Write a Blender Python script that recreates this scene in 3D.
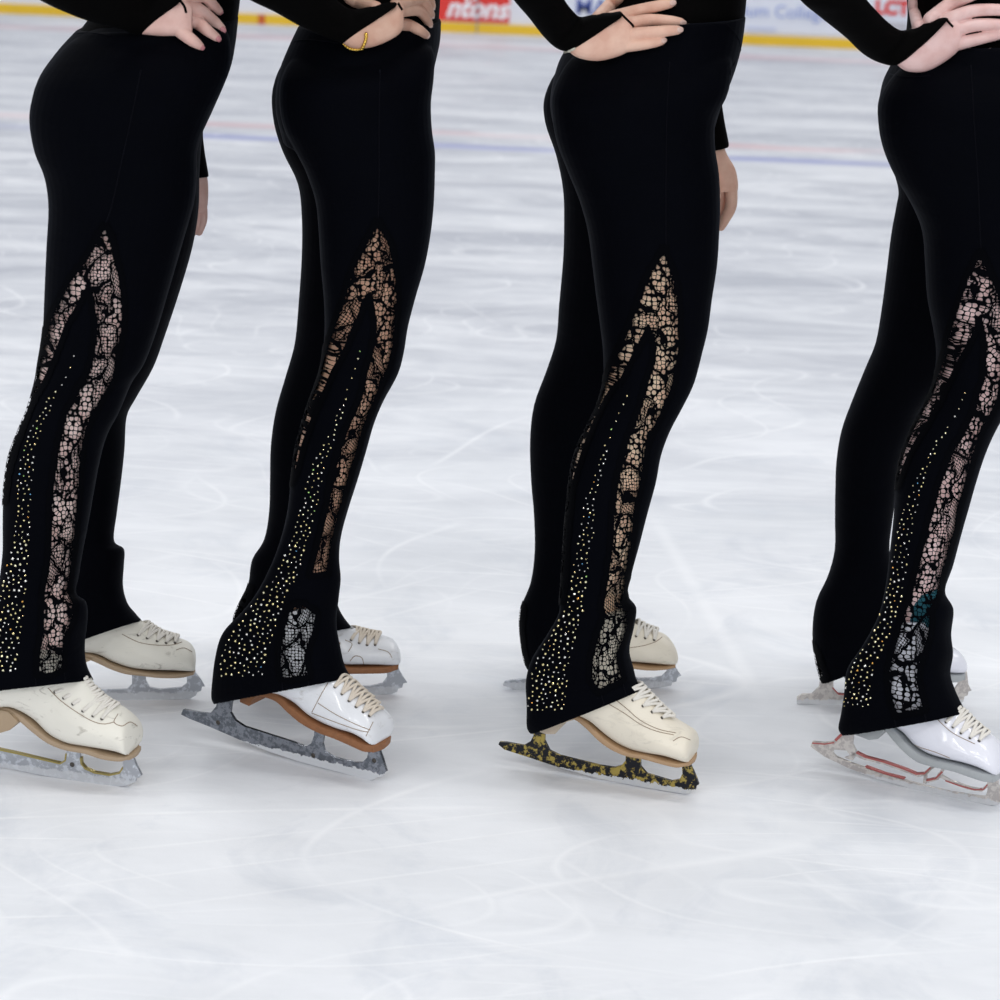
import bpy, bmesh, math, random
import numpy as np
from mathutils import Vector, Matrix
from mathutils.bvhtree import BVHTree
from mathutils.geometry import tessellate_polygon
random.seed(7); np.random.seed(7)
for o in list(bpy.data.objects): bpy.data.objects.remove(o)
SC = bpy.context.scene
COL = SC.collection

# ------------------------------------------------------------------ camera
FPX = 2500.0; CH = 1.285; PITCH = math.radians(15.0); ROLL = math.radians(2.4)
F = Vector((0, math.cos(PITCH), -math.sin(PITCH)))
U0 = Vector((0, math.sin(PITCH), math.cos(PITCH))); X0 = Vector((1, 0, 0))
R = math.cos(ROLL)*X0 + math.sin(ROLL)*U0
U = -math.sin(ROLL)*X0 + math.cos(ROLL)*U0
CP = Vector((0, 0, CH))
cam = bpy.data.cameras.new('camera'); camo = bpy.data.objects.new('camera', cam); COL.objects.link(camo)
M = Matrix((R, U, -F)).transposed().to_4x4(); M.translation = CP
camo.matrix_world = M
cam.sensor_width = 36; cam.lens = 36*FPX/1000; cam.clip_end = 200
cam.dof.use_dof = True; cam.dof.focus_distance = 3.55; cam.dof.aperture_fstop = 7.5
SC.camera = camo

# ------------------------------------------------------------------ light and exposure
w = bpy.data.worlds.new('hall'); SC.world = w; w.use_nodes = True
bg = w.node_tree.nodes['Background']; bg.inputs[0].default_value = (0.90, 0.935, 1.0, 1); bg.inputs[1].default_value = 0.80
def area(x, y, z, sx, sy, e, tgt=None):
    l = bpy.data.lights.new('rink_and_fill_light', 'AREA'); l.shape = 'RECTANGLE'; l.size = sx; l.size_y = sy
    l.energy = e; l.color = (1, 0.985, 0.96)
    o = bpy.data.objects.new('rink_and_fill_light', l); COL.objects.link(o); o.location = (x, y, z)
    if tgt: o.rotation_euler = (Vector(tgt)-Vector((x, y, z))).to_track_quat('-Z', 'Y').to_euler()
for x in (-5, 0, 5):
    for y in (-3, 3.0, 9, 15):
        area(x, y, 7.5, 2.6, 0.5, 125)
for x in (-4.5, 0.5, 5.5): area(x, -4.5, 4.6, 3.0, 1.2, 85, (0.3, 3.6, 0.3))  # added fill lamps behind the camera, brightening the skaters from the front
SC.view_settings.view_transform = 'Standard'; SC.view_settings.look = 'None'
SC.view_settings.exposure = -0.48; SC.view_settings.gamma = 1.0

# ------------------------------------------------------------------ mapping photo measurements to metres
def ray(px, py): return F + R*((px-500)/FPX) + U*((500-py)/FPX)
def P(px, py, Y): r = ray(px, py); return CP + r*(Y/r.y)
def G(px, py, z=0.0): r = ray(px, py); return CP + r*((z-CH)/r.z)
Rn, Un, Fn, Cn = (np.array(v) for v in (R, U, F, CP))
def project(v):
    d = v-Cn; dz = d@Fn
    return np.stack([500+FPX*(d@Rn)/dz, 500-FPX*(d@Un)/dz], 1)

# ------------------------------------------------------------------ material helpers
def new_mat(name):
    m = bpy.data.materials.new(name); m.use_nodes = True
    nt = m.node_tree; return m, nt, nt.nodes['Principled BSDF']
def N(nt, t, **k):
    n = nt.nodes.new(t)
    for a, b in k.items(): setattr(n, a, b)
    return n
def math_(nt, op, a, b=None, c=None, clamp=False):
    n = N(nt, 'ShaderNodeMath', operation=op); n.use_clamp = clamp
    for i, v in enumerate((a, b, c)):
        if v is None: continue
        if isinstance(v, (int, float)): n.inputs[i].default_value = v
        else: nt.links.new(v, n.inputs[i])
    return n.outputs[0]
def ramp(nt, f, stops):
    n = N(nt, 'ShaderNodeValToRGB'); cr = n.color_ramp
    while len(cr.elements) < len(stops): cr.elements.new(0.5)
    for e, (p, c) in zip(cr.elements, stops):
        e.position = p; e.color = (c, c, c, 1) if isinstance(c, (int, float)) else (*c, 1)
    nt.links.new(f, n.inputs[0]); return n.outputs[0]
def noise(nt, vec, scale, detail=4, rough=0.55, dist=0.0):
    n = N(nt, 'ShaderNodeTexNoise'); n.inputs['Scale'].default_value = scale; n.inputs['Detail'].default_value = detail
    n.inputs['Roughness'].default_value = rough; n.inputs['Distortion'].default_value = dist
    if vec: nt.links.new(vec, n.inputs['Vector'])
    return n.outputs['Fac']
def mapping(nt, vec, scale=(1, 1, 1), rot=(0, 0, 0), loc=(0, 0, 0)):
    n = N(nt, 'ShaderNodeMapping'); n.inputs['Scale'].default_value = scale
    n.inputs['Rotation'].default_value = rot; n.inputs['Location'].default_value = loc
    nt.links.new(vec, n.inputs['Vector']); return n.outputs[0]
def mixc(nt, f, a, b):
    n = N(nt, 'ShaderNodeMix', data_type='RGBA')
    for s, v in ((n.inputs['Factor'], f), (n.inputs[6], a), (n.inputs[7], b)):
        if isinstance(v, (int, float)): s.default_value = v
        elif isinstance(v, tuple): s.default_value = (*v, 1)
        else: nt.links.new(v, s)
    return n.outputs[2]
def bump(nt, b, h, strength, dist=0.001):
    n = N(nt, 'ShaderNodeBump'); n.inputs['Strength'].default_value = strength; n.inputs['Distance'].default_value = dist
    nt.links.new(h, n.inputs['Height']); nt.links.new(n.outputs[0], b.inputs['Normal'])
def simple(name, col, rough=0.5, metal=0.0, spec=0.5, nscale=60, var=0.06, bmp=0.15, bscale=400, coat=0.0, bd=0.0005):
    m, nt, b = new_mat(name); tc = N(nt, 'ShaderNodeTexCoord').outputs['Object']
    f = noise(nt, tc, nscale)
    lo = tuple(max(0, c*(1-var)) for c in col); hi = tuple(min(1, c*(1+var)) for c in col)
    nt.links.new(mixc(nt, f, lo, hi), b.inputs['Base Color'])
    b.inputs['Roughness'].default_value = rough; b.inputs['Metallic'].default_value = metal
    b.inputs['Specular IOR Level'].default_value = spec; b.inputs['Coat Weight'].default_value = coat
    if bmp: bump(nt, b, noise(nt, tc, bscale, 2), bmp, bd)
    return m
def s2l(*c): return tuple(((v/255)/12.92 if v/255 <= 0.04045 else ((v/255+0.055)/1.055)**2.4) for v in c)

def fabric(name, col, sheen=0.25, rough=0.75):
    m, nt, b = new_mat(name); tc = N(nt, 'ShaderNodeTexCoord').outputs['Object']
    nt.links.new(mixc(nt, noise(nt, tc, 25), tuple(c*0.8 for c in col), tuple(c*1.2 for c in col)), b.inputs['Base Color'])
    b.inputs['Roughness'].default_value = rough; b.inputs['Specular IOR Level'].default_value = 0.025
    b.inputs['Sheen Weight'].default_value = sheen; b.inputs['Sheen Roughness'].default_value = 0.35
    b.inputs['Sheen Tint'].default_value = (0.35, 0.42, 0.6, 1)
    h = noise(nt, mapping(nt, tc, (10, 10, 45), (0.1, 0.25, 0)), 1.0, 3, 0.5, 0.6)
    bump(nt, b, h, 0.35, 0.004)
    return m
M_leg = fabric('black_stretch_fabric', (0.0010, 0.0013, 0.0027), 0.035)
M_band = fabric('black_waistband_fabric', (0.005, 0.0055, 0.008), 0.08)
M_top = fabric('black_sheer_mesh_fabric', (0.0016, 0.0015, 0.0015), 0.01)
M_seam = fabric('black_seam_thread', (0.003, 0.003, 0.005), 0.05)

def lace_mat():
    m, nt, b = new_mat('black_lace'); L = nt.links
    at = N(nt, 'ShaderNodeAttribute', attribute_name='weave').outputs['Vector']
    ed = N(nt, 'ShaderNodeAttribute', attribute_name='border').outputs['Fac']
    wob = N(nt, 'ShaderNodeTexNoise'); wob.inputs['Scale'].default_value = 55; wob.inputs['Detail'].default_value = 1
    L.new(at, wob.inputs['Vector'])
    sub = N(nt, 'ShaderNodeVectorMath', operation='SUBTRACT'); L.new(wob.outputs['Color'], sub.inputs[0]); sub.inputs[1].default_value = (.5, .5, .5)
    scl = N(nt, 'ShaderNodeVectorMath', operation='SCALE'); L.new(sub.outputs[0], scl.inputs[0]); scl.inputs['Scale'].default_value = 0.026
    add = N(nt, 'ShaderNodeVectorMath', operation='ADD'); L.new(at, add.inputs[0]); L.new(scl.outputs[0], add.inputs[1])
    big = mapping(nt, add.outputs[0], (46, 27, 1), (0, 0, 0.75))
    def vor(vec, scale, feat, rnd=1.0):
        v = N(nt, 'ShaderNodeTexVoronoi', voronoi_dimensions='2D', feature=feat); v.inputs['Scale'].default_value = scale
        v.inputs['Randomness'].default_value = rnd; L.new(vec, v.inputs['Vector']); return v
    e = vor(big, 1.0, 'DISTANCE_TO_EDGE').outputs['Distance']
    cellc = N(nt, 'ShaderNodeSeparateColor'); L.new(vor(big, 1.0, 'F1').outputs['Color'], cellc.inputs[0])
    rnd = cellc.outputs[0]
    outline = math_(nt, 'LESS_THAN', e, 0.07)
    ring2 = math_(nt, 'MULTIPLY', math_(nt, 'GREATER_THAN', e, 0.115), math_(nt, 'LESS_THAN', e, 0.155))
    def holes_(vec, sc, rnd_, ed_, r_):
        v1 = vor(vec, sc, 'DISTANCE_TO_EDGE', rnd_).outputs['Distance']; v2 = vor(vec, sc, 'F1', rnd_).outputs['Distance']
        return math_(nt, 'MULTIPLY', math_(nt, 'GREATER_THAN', v1, ed_), math_(nt, 'LESS_THAN', v2, r_))
    bigh = holes_(at, 150, 0.62, 0.075, 0.455)
    midh = holes_(at, 228, 0.55, 0.08, 0.45)
    smlh = holes_(mapping(nt, at, (1, .7, 1), (0, 0, .5)), 345, 0.3, 0.09, 0.44)
    a = math_(nt, 'LESS_THAN', rnd, 0.5); c = math_(nt, 'GREATER_THAN', rnd, 0.8)
    bb = math_(nt, 'SUBTRACT', 1.0, math_(nt, 'ADD', a, c))
    hole = math_(nt, 'ADD', math_(nt, 'MULTIPLY', a, bigh), math_(nt, 'ADD', math_(nt, 'MULTIPLY', bb, midh), math_(nt, 'MULTIPLY', c, smlh)))
    inner = math_(nt, 'SUBTRACT', 1.0, math_(nt, 'MAXIMUM', outline, math_(nt, 'MULTIPLY', ring2, math_(nt, 'SUBTRACT', 1.0, a))))
    hole = math_(nt, 'MULTIPLY', hole, inner)
    hole = math_(nt, 'MULTIPLY', hole, math_(nt, 'GREATER_THAN', ed, 1.0), clamp=True)
    alpha = math_(nt, 'SUBTRACT', 1.0, hole)
    L.new(alpha, b.inputs['Alpha'])
    b.inputs['Base Color'].default_value = (0.0009, 0.0011, 0.0020, 1); b.inputs['Roughness'].default_value = 0.75
    b.inputs['Specular IOR Level'].default_value = 0.025
    return m
M_lace = lace_mat()

def skin_mat(name, col, sss=0.05):
    m, nt, b = new_mat(name); tc = N(nt, 'ShaderNodeTexCoord').outputs['Object']
    f = ramp(nt, noise(nt, tc, 38, 3), [(0.35, 0.0), (0.65, 1.0)])
    nt.links.new(mixc(nt, f, (col[0]*0.93, col[1]*0.84, col[2]*0.82), (min(1, col[0]*1.05), min(1, col[1]*1.06), min(1, col[2]*1.06))), b.inputs['Base Color'])
    b.inputs['Roughness'].default_value = 0.5; b.inputs['Specular IOR Level'].default_value = 0.35
    b.inputs['Subsurface Weight'].default_value = sss; b.inputs['Subsurface Radius'].default_value = (0.01, 0.004, 0.003)
    bump(nt, b, noise(nt, tc, 700, 3), 0.12, 0.0006)
    return m

def boot_mat(name, col, rough, scuff, coat=0.0):
    m, nt, b = new_mat(name); tc = N(nt, 'ShaderNodeTexCoord').outputs['Object']
    n1 = noise(nt, mapping(nt, tc, (30, 30, 70), (0.2, 0.3, 0)), 1.0, 6, 0.7, 1.0)
    f = ramp(nt, n1, [(0.57, 0.0), (0.68, scuff)])
    base = mixc(nt, noise(nt, tc, 14, 2), tuple(c*0.93 for c in col), tuple(min(1, c*1.04) for c in col))
    nt.links.new(mixc(nt, f, base, (0.30, 0.27, 0.22)), b.inputs['Base Color'])
    b.inputs['Roughness'].default_value = rough; b.inputs['Coat Weight'].default_value = coat; b.inputs['Coat Roughness'].default_value = 0.08
    bump(nt, b, noise(nt, tc, 90, 4), 0.25, 0.0015)
    return m

def blade_mat(name, col, col2, thr=0.5, rough=0.28, metal=1.0, frost=0.010, frost_amt=1.0):
    """metal with packed snow along the running edge"""
    m, nt, b = new_mat(name); tcn = N(nt, 'ShaderNodeTexCoord'); tc = tcn.outputs['Object']
    z = N(nt, 'ShaderNodeSeparateXYZ'); nt.links.new(N(nt, 'ShaderNodeNewGeometry').outputs['Position'], z.inputs[0])
    n = noise(nt, tc, 120, 5, 0.7)
    c = mixc(nt, ramp(nt, noise(nt, tc, 110, 4, 0.65), [(thr-0.04, 0.0), (thr+0.04, 1.0)]), col, col2)
    hz = math_(nt, 'ADD', z.outputs[2], math_(nt, 'MULTIPLY', math_(nt, 'SUBTRACT', n, 0.5), 0.016))
    fr = math_(nt, 'MULTIPLY', math_(nt, 'LESS_THAN', hz, frost), frost_amt)
    nt.links.new(mixc(nt, fr, c, (0.62, 0.64, 0.67)), b.inputs['Base Color'])
    nt.links.new(math_(nt, 'MULTIPLY', math_(nt, 'SUBTRACT', 1.0, fr), metal), b.inputs['Metallic'])
    nt.links.new(math_(nt, 'ADD', math_(nt, 'MULTIPLY', fr, 0.5), rough), b.inputs['Roughness'])
    bump(nt, b, n, 0.3, 0.001)
    return m

# ------------------------------------------------------------------ mesh helpers
def link(name, me, mat=None, parent=None):
    o = bpy.data.objects.new(name, me); COL.objects.link(o)
    if mat: me.materials.append(mat)
    if parent: o.parent = parent; o.matrix_parent_inverse = Matrix.Identity(4); o.location = -parent_loc(parent)
    return o
def parent_loc(p):
    v = Vector((0, 0, 0))
    while p: v = v + p.location; p = p.parent
    return v
def mesh_from(vs, fs, smooth=True):
    me = bpy.data.meshes.new('m'); me.from_pydata([tuple(v) for v in vs], [], fs); me.update()
    if smooth: me.polygons.foreach_set('use_smooth', [True]*len(me.polygons))
    return me
class MB:
    def __init__(s): s.v = []; s.f = []
    def add(s, vs, fs):
        k = len(s.v); s.v += [tuple(v) for v in vs]; s.f += [tuple(i+k for i in f) for f in fs]
    def mesh(s, smooth=True):
        me = mesh_from(s.v, s.f, smooth)
        bm = bmesh.new(); bm.from_mesh(me); bmesh.ops.recalc_face_normals(bm, faces=bm.faces); bm.to_mesh(me); bm.free()
        return me
def catmull(A, sub):
    A = np.array(A, float); n = len(A); out = []
    for i in range(n-1):
        p0 = A[max(i-1, 0)]; p1 = A[i]; p2 = A[i+1]; p3 = A[min(i+2, n-1)]
        for k in range(sub):
            t = k/sub
            out.append(0.5*((2*p1)+(-p0+p2)*t+(2*p0-5*p1+4*p2-p3)*t*t+(-p0+3*p1-3*p2+p3)*t**3))
    out.append(A[-1]); return np.array(out)
def loft(rings, closed_caps=True):
    """rings: list of (n,3) arrays"""
    n = len(rings[0]); vs = [tuple(p) for r in rings for p in r]; fs = []
    for i in range(len(rings)-1):
        for j in range(n):
            a = i*n+j; b = i*n+(j+1) % n; fs.append((a, b, b+n, a+n))
    if closed_caps:
        for i, rev in ((0, True), (len(rings)-1, False)):
            c = np.mean(rings[i], 0); k = len(vs); vs.append(tuple(c))
            for j in range(n):
                a = i*n+j; b = i*n+(j+1) % n
                fs.append((a, k, b) if rev else (a, b, k))
    return vs, fs
def ell(c, a, b, n=36, e=2.2):
    t = np.arange(n)*2*math.pi/n; ct, st = np.cos(t), np.sin(t)
    x = np.sign(ct)*np.abs(ct)**(2/e); y = np.sign(st)*np.abs(st)**(2/e)
    return np.array(c)[None, :] + x[:, None]*np.array(a)[None, :] + y[:, None]*np.array(b)[None, :]
def tube(pts, rad, n=12, caps=True):
    pts = [Vector(p) for p in pts]; rings = []
    if not hasattr(rad, '__len__'): rad = [rad]*len(pts)
    up = Vector((0.13, 0.31, 0.94))
    for i, p in enumerate(pts):
        d = (pts[min(i+1, len(pts)-1)]-pts[max(i-1, 0)]).normalized()
        a = d.cross(up).normalized(); b = d.cross(a).normalized(); up = -b if (-b).dot(up) > 0 else b
        rings.append(ell(p, a*rad[i], b*rad[i], n, 2))
    return loft(rings, caps)
def remesh(mb, voxel, smooth=3):
    me = mesh_from(mb.v, mb.f); o = bpy.data.objects.new('tmp', me); COL.objects.link(o)
    md = o.modifiers.new('r', 'REMESH'); md.mode = 'VOXEL'; md.voxel_size = voxel; md.adaptivity = 0
    dg = bpy.context.evaluated_depsgraph_get(); ev = o.evaluated_get(dg)
    m2 = bpy.data.meshes.new_from_object(ev)
    bpy.data.objects.remove(o); bpy.data.meshes.remove(me)
    V = np.empty(len(m2.vertices)*3); m2.vertices.foreach_get('co', V); V = V.reshape(-1, 3)
    E = np.empty(len(m2.edges)*2, int); m2.edges.foreach_get('vertices', E); E = E.reshape(-1, 2)
    FQ = np.empty(len(m2.loops), int); m2.loops.foreach_get('vertex_index', FQ)
    nf = len(m2.polygons); quads = FQ.reshape(-1, 4) if len(FQ) == nf*4 else None
    cnt = np.bincount(E.ravel(), minlength=len(V))[:, None]
    for _ in range(smooth):
        for lam in (0.6, -0.62):
            S = np.zeros_like(V)
            for k in range(3):
                S[:, k] = np.bincount(E[:, 0], V[E[:, 1], k], len(V)) + np.bincount(E[:, 1], V[E[:, 0], k], len(V))
            V = V + lam*(S/cnt - V)
    if quads is None:
        quads = [tuple(p.vertices) for p in m2.polygons]
    bpy.data.meshes.remove(m2)
    return V, quads
def np_mesh(V, Q):
    me = bpy.data.meshes.new('m'); nf = len(Q)
    used = np.unique(Q); mp = -np.ones(len(V), int); mp[used] = np.arange(len(used)); V2 = V[used]; Q2 = mp[Q]
    me.vertices.add(len(V2)); me.vertices.foreach_set('co', V2.ravel())
    me.loops.add(nf*4); me.loops.foreach_set('vertex_index', Q2.ravel().astype(np.int32))
    me.polygons.add(nf); me.polygons.foreach_set('loop_start', np.arange(0, nf*4, 4, dtype=np.int32))
    me.polygons.foreach_set('use_smooth', np.ones(nf, bool)); me.update(calc_edges=True)
    return me, used
def sdist(pts, poly):
    """signed distance, positive inside"""
    poly = np.array(poly, float); x, y = pts[:, 0], pts[:, 1]
    ins = np.zeros(len(pts), bool); d = np.full(len(pts), 1e9)
    for i in range(len(poly)):
        a = poly[i]; b = poly[(i+1) % len(poly)]
        ab = b-a; t = np.clip(((x-a[0])*ab[0]+(y-a[1])*ab[1])/(ab@ab+1e-9), 0, 1)
        d = np.minimum(d, np.hypot(x-a[0]-t*ab[0], y-a[1]-t*ab[1]))
        if a[1] != b[1]:
            c = ((a[1] > y) != (b[1] > y)) & (x < (b[0]-a[0])*(y-a[1])/(b[1]-a[1])+a[0]); ins ^= c
    return np.where(ins, d, -d)

# ------------------------------------------------------------------ the setting: ice, boards
def structure(o): o['kind'] = 'structure'; return o
def thing(o, label, cat, group=None):
    o['label'] = label; o['category'] = cat
    if group: o['group'] = group
    return o
YW = G(500, 34).y
def ice_mat():
    m, nt, b = new_mat('skated_ice'); L = nt.links
    tc = N(nt, 'ShaderNodeTexCoord').outputs['Object']
    sx = N(nt, 'ShaderNodeSeparateXYZ'); L.new(tc, sx.inputs[0]); X, Y = sx.outputs[0], sx.outputs[1]
    cloud = noise(nt, mapping(nt, tc, (0.9, 0.75, 1), (0, 0, 0.3)), 1.3, 7, 0.62, 0.5)
    cloud2 = noise(nt, mapping(nt, tc, (3.0, 2.6, 1), (0, 0, -0.4), (4, 2, 0)), 1.6, 6, 0.65, 0.8)
    smear = noise(nt, mapping(nt, tc, (2.2, 7.5, 1), (0, 0, 0.25), (1, 0, 0)), 1.0, 5, 0.7, 0.4)
    smear2 = noise(nt, mapping(nt, tc, (1.0, 3.2, 1), (0, 0, -0.12), (7, 3, 0)), 1.0, 6, 0.72, 0.6)
    col = mixc(nt, ramp(nt, cloud, [(0.35, 0.0), (0.62, 1.0)]), s2l(216, 219, 224), s2l(231, 233, 237))
    col = mixc(nt, ramp(nt, smear, [(0.42, 0.0), (0.68, 0.55)]), col, s2l(240, 242, 246))
    col = mixc(nt, ramp(nt, cloud2, [(0.30, 0.45), (0.48, 0.0)]), col, s2l(196, 202, 212))
    # dimmer far ice and its grey reflection streaks, painted into the colour
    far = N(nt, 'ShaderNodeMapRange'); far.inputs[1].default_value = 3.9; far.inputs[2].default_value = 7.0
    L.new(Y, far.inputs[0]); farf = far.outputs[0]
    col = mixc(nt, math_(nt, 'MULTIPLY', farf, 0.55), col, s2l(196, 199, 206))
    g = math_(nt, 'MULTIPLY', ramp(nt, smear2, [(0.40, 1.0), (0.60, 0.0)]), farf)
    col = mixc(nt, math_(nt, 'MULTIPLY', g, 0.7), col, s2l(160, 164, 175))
    # curved skate cuts: thin contours of broad noise
    cuts = None
    for k, (sc, wd, rot, amp) in enumerate(((0.55, 0.0018, 0.2, 1), (0.8, 0.0022, 1.3, 1), (0.45, 0.0012, 2.2, 1), (1.3, 0.004, 0.7, .8), (1.1, 0.003, 2.9, .8), (0.7, 0.0016, 1.9, .9), (2.1, .006, .4, .7), (1.7, .0045, 2.4, .7))):
        n = noise(nt, mapping(nt, tc, (sc*.6, sc*1.3, 1), (0, 0, rot), (k*3.1, k*1.7, 0)), 1.0, 0.0, 0.3)
        t = math_(nt, 'PINGPONG', n, 0.04)
        l = math_(nt, 'SUBTRACT', 1.0, math_(nt, 'DIVIDE', t, wd), clamp=True)
        msk = ramp(nt, noise(nt, mapping(nt, tc, (1, 1, 1), (0, 0, 0), (k*5.7, 9, 0)), 1.7, 2), [(0.46, 0.0), (0.60, amp)])
        l = math_(nt, 'MULTIPLY', l, msk)
        cuts = l if cuts is None else math_(nt, 'MAXIMUM', cuts, l)
    cuts = math_(nt, 'MULTIPLY', cuts, 0.52)
    # one broad scraped trail
    A = G(655, 520); B = G(762, 702); d = (B-A).normalized(); nn = Vector((-d.y, d.x, 0))
    def dot(v, c): return math_(nt, 'ADD', math_(nt, 'ADD', math_(nt, 'MULTIPLY', X, v.x), math_(nt, 'MULTIPLY', Y, v.y)), c)
    across = math_(nt, 'ABSOLUTE', dot(nn, -(A.x*nn.x+A.y*nn.y))); along = dot(d, -(A.x*d.x+A.y*d.y))
    ln = (B-A).length
    tr = math_(nt, 'MULTIPLY', ramp(nt, math_(nt, 'MULTIPLY', across, 25), [(0.10, 1.0), (0.5, 0.0)]),
               ramp(nt, math_(nt, 'DIVIDE', math_(nt, 'ABSOLUTE', math_(nt, 'SUBTRACT', along, ln/2)), ln), [(0.40, 1.0), (0.55, 0.0)]))
    col = mixc(nt, math_(nt, 'MULTIPLY', math_(nt, 'MAXIMUM', cuts, math_(nt, 'MULTIPLY', tr, 0.38)), 0.75), col, s2l(250, 251, 253))
    # painted lines under the surface
    def line(y0, wd, c, amt, fade, col):
        yn = math_(nt, 'ADD', Y, math_(nt, 'MULTIPLY', math_(nt, 'SUBTRACT', smear2, 0.5), 0.25))
        l = math_(nt, 'SUBTRACT', 1.0, math_(nt, 'DIVIDE', math_(nt, 'ABSOLUTE', math_(nt, 'SUBTRACT', yn, y0)), wd), clamp=True)
        f = ramp(nt, noise(nt, mapping(nt, tc, (0.5, 2, 1)), fade, 3), [(0.36, 0.25), (0.55, 1.0)])
        return mixc(nt, math_(nt, 'MULTIPLY', math_(nt, 'MULTIPLY', l, f), amt), col, c)
    yb = G(500, 148).y
    col = line(yb, 0.14, s2l(120, 130, 190), 0.75, 1.4, col)
    col = line(G(500, 136).y, 0.16, s2l(215, 150, 150), 0.45, 2.0, col)
    col = line(G(480, 46).y, 0.30, s2l(220, 160, 165), 0.4, 2.0, col)
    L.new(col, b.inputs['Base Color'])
    rg = ramp(nt, cloud2, [(0.3, 0.30), (0.6, 0.55)])
    L.new(rg, b.inputs['Roughness']); b.inputs['Specular IOR Level'].default_value = 0.35; b.inputs['IOR'].default_value = 1.31
    h = math_(nt, 'ADD', math_(nt, 'MULTIPLY', noise(nt, tc, 40, 5, 0.7), 0.5), math_(nt, 'MULTIPLY', cuts, -0.4))
    bump(nt, b, h, 0.25, 0.004)
    return m
mb = MB(); mb.add([(-25, -6, 0), (25, -6, 0), (25, YW, 0), (-25, YW, 0), (-25, -6, -.1), (25, -6, -.1), (25, YW, -.1), (-25, YW, -.1)],
                  [(0, 1, 2, 3), (4, 7, 6, 5), (0, 4, 5, 1), (1, 5, 6, 2), (2, 6, 7, 3), (3, 7, 4, 0)])
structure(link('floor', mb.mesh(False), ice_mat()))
def box(x0, x1, y0, y1, z0, z1):
    v = [(x, y, z) for z in (z0, z1) for y in (y0, y1) for x in (x0, x1)]
    return v, [(0, 2, 3, 1), (4, 5, 7, 6), (0, 1, 5, 4), (2, 6, 7, 3), (0, 4, 6, 2), (1, 3, 7, 5)]
M_board = simple('white_dasher_board', s2l(226, 228, 236), 0.35, nscale=1.5, var=0.03, bmp=0)
M_kick = simple('yellow_kick_plate', s2l(232, 190, 40), 0.45, nscale=3, var=0.08, bmp=0)
M_steel = simple('board_steel', s2l(150, 155, 165), 0.4, metal=0.6, bmp=0)
mb = MB(); mb.add(*box(-14, 14, YW, YW+0.12, 0, 1.1)); wall = structure(link('wall_back', mb.mesh(False), M_board))
kh = P(500, 24.5, YW-0.02).z
mb = MB(); mb.add(*box(-14, 14, YW-0.02, YW-0.001, 0.0, kh)); structure(link('trim_1', mb.mesh(False), M_kick))
mb = MB(); mb.add(*box(-14, 14, YW-0.03, YW+0.15, 1.1, 1.16)); structure(link('trim_2', mb.mesh(False), M_board))
m, nt, b = new_mat('rink_glass'); b.inputs['Transmission Weight'].default_value = 1; b.inputs['Roughness'].default_value = 0.02; b.inputs['IOR'].default_value = 1.1
for i, x in enumerate(np.arange(-13.2, 13, 2.4)):
    mb = MB(); mb.add(*box(x+0.02, x+2.38, YW+0.05, YW+0.062, 1.16, 2.6)); structure(link('window_%d' % (i+1), mb.mesh(False), m))
# board joints and the red goal line carried up the kick plate
for i, (px, mt, wd) in enumerate(((477, M_steel, 0.004), (262, simple('red_line_paint', s2l(200, 95, 35), .5, bmp=0), 0.022))):
    c = P(px, 28 if i == 0 else 18, YW)
    mb = MB(); mb.add(*box(c.x-wd, c.x+wd, YW-0.026, YW-0.0205, 0.0, kh if i else 0.95)); structure(link('trim_%d' % (3+i), mb.mesh(False), mt))

def letters(txt, size, shear, mat, parent, loc, name='lettering', weight=0.0, z=None):
    cu = bpy.data.curves.new('t', 'FONT'); cu.body = txt; cu.size = size; cu.shear = shear; cu.extrude = 0.002; cu.offset = weight
    cu.align_x = 'RIGHT'
    o = bpy.data.objects.new('t', cu); COL.objects.link(o)
    dg = bpy.context.evaluated_depsgraph_get(); me = bpy.data.meshes.new_from_object(o.evaluated_get(dg)); bpy.data.objects.remove(o)
    me.transform(Matrix.Translation(loc) @ Matrix.Rotation(math.radians(90), 4, 'X'))
    # every letter is an object of its own
    adj = {}
    for e in me.edges:
        a, b = e.vertices; adj.setdefault(a, []).append(b); adj.setdefault(b, []).append(a)
    seen = {}; k = 0
    for v in range(len(me.vertices)):
        if v in seen: continue
        st = [v]; seen[v] = k
        while st:
            q = st.pop()
            for r in adj.get(q, []):
                if r not in seen: seen[r] = k; st.append(r)
        k += 1
    for c in range(k):
        mb = MB(); ids = [v for v in seen if seen[v] == c]; mp = {v: i for i, v in enumerate(ids)}
        fs = [[mp[v] for v in f.vertices] for f in me.polygons if seen[f.vertices[0]] == c]
        if fs: mb.add([me.vertices[v].co for v in ids], fs); link('letter', mb.mesh(False), mat, parent)
def banner(name, x0, x1, ytop, ybot, mat, label):
    a = P(x0, ybot, YW-0.01); c = P(x1, ybot, YW-0.01); zt = P((x0+x1)/2, ytop, YW).z; zb = P((x0+x1)/2, ybot, YW).z
    mb = MB(); mb.add(*box(a.x, c.x, YW-0.006, YW-0.0005, zb, zt))
    return thing(link(name, mb.mesh(False), mat), label, 'banner')
M_red = simple('red_vinyl', s2l(222, 52, 45), 0.4, nscale=3, bmp=0); M_wl = simple('white_vinyl', s2l(245, 240, 245), 0.4, bmp=0)
M_bl = simple('blue_vinyl', s2l(75, 95, 175), 0.4, bmp=0); M_pale = simple('pale_blue_vinyl', s2l(165, 180, 225), 0.4, bmp=0)
M_wv = simple('cool_white_vinyl', s2l(225, 229, 240), 0.4, bmp=0)
M_gr = simple('grey_vinyl', s2l(190, 190, 198), 0.4, bmp=0)
sc = (P(600, 20, YW)-P(500, 20, YW)).length/100
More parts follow.
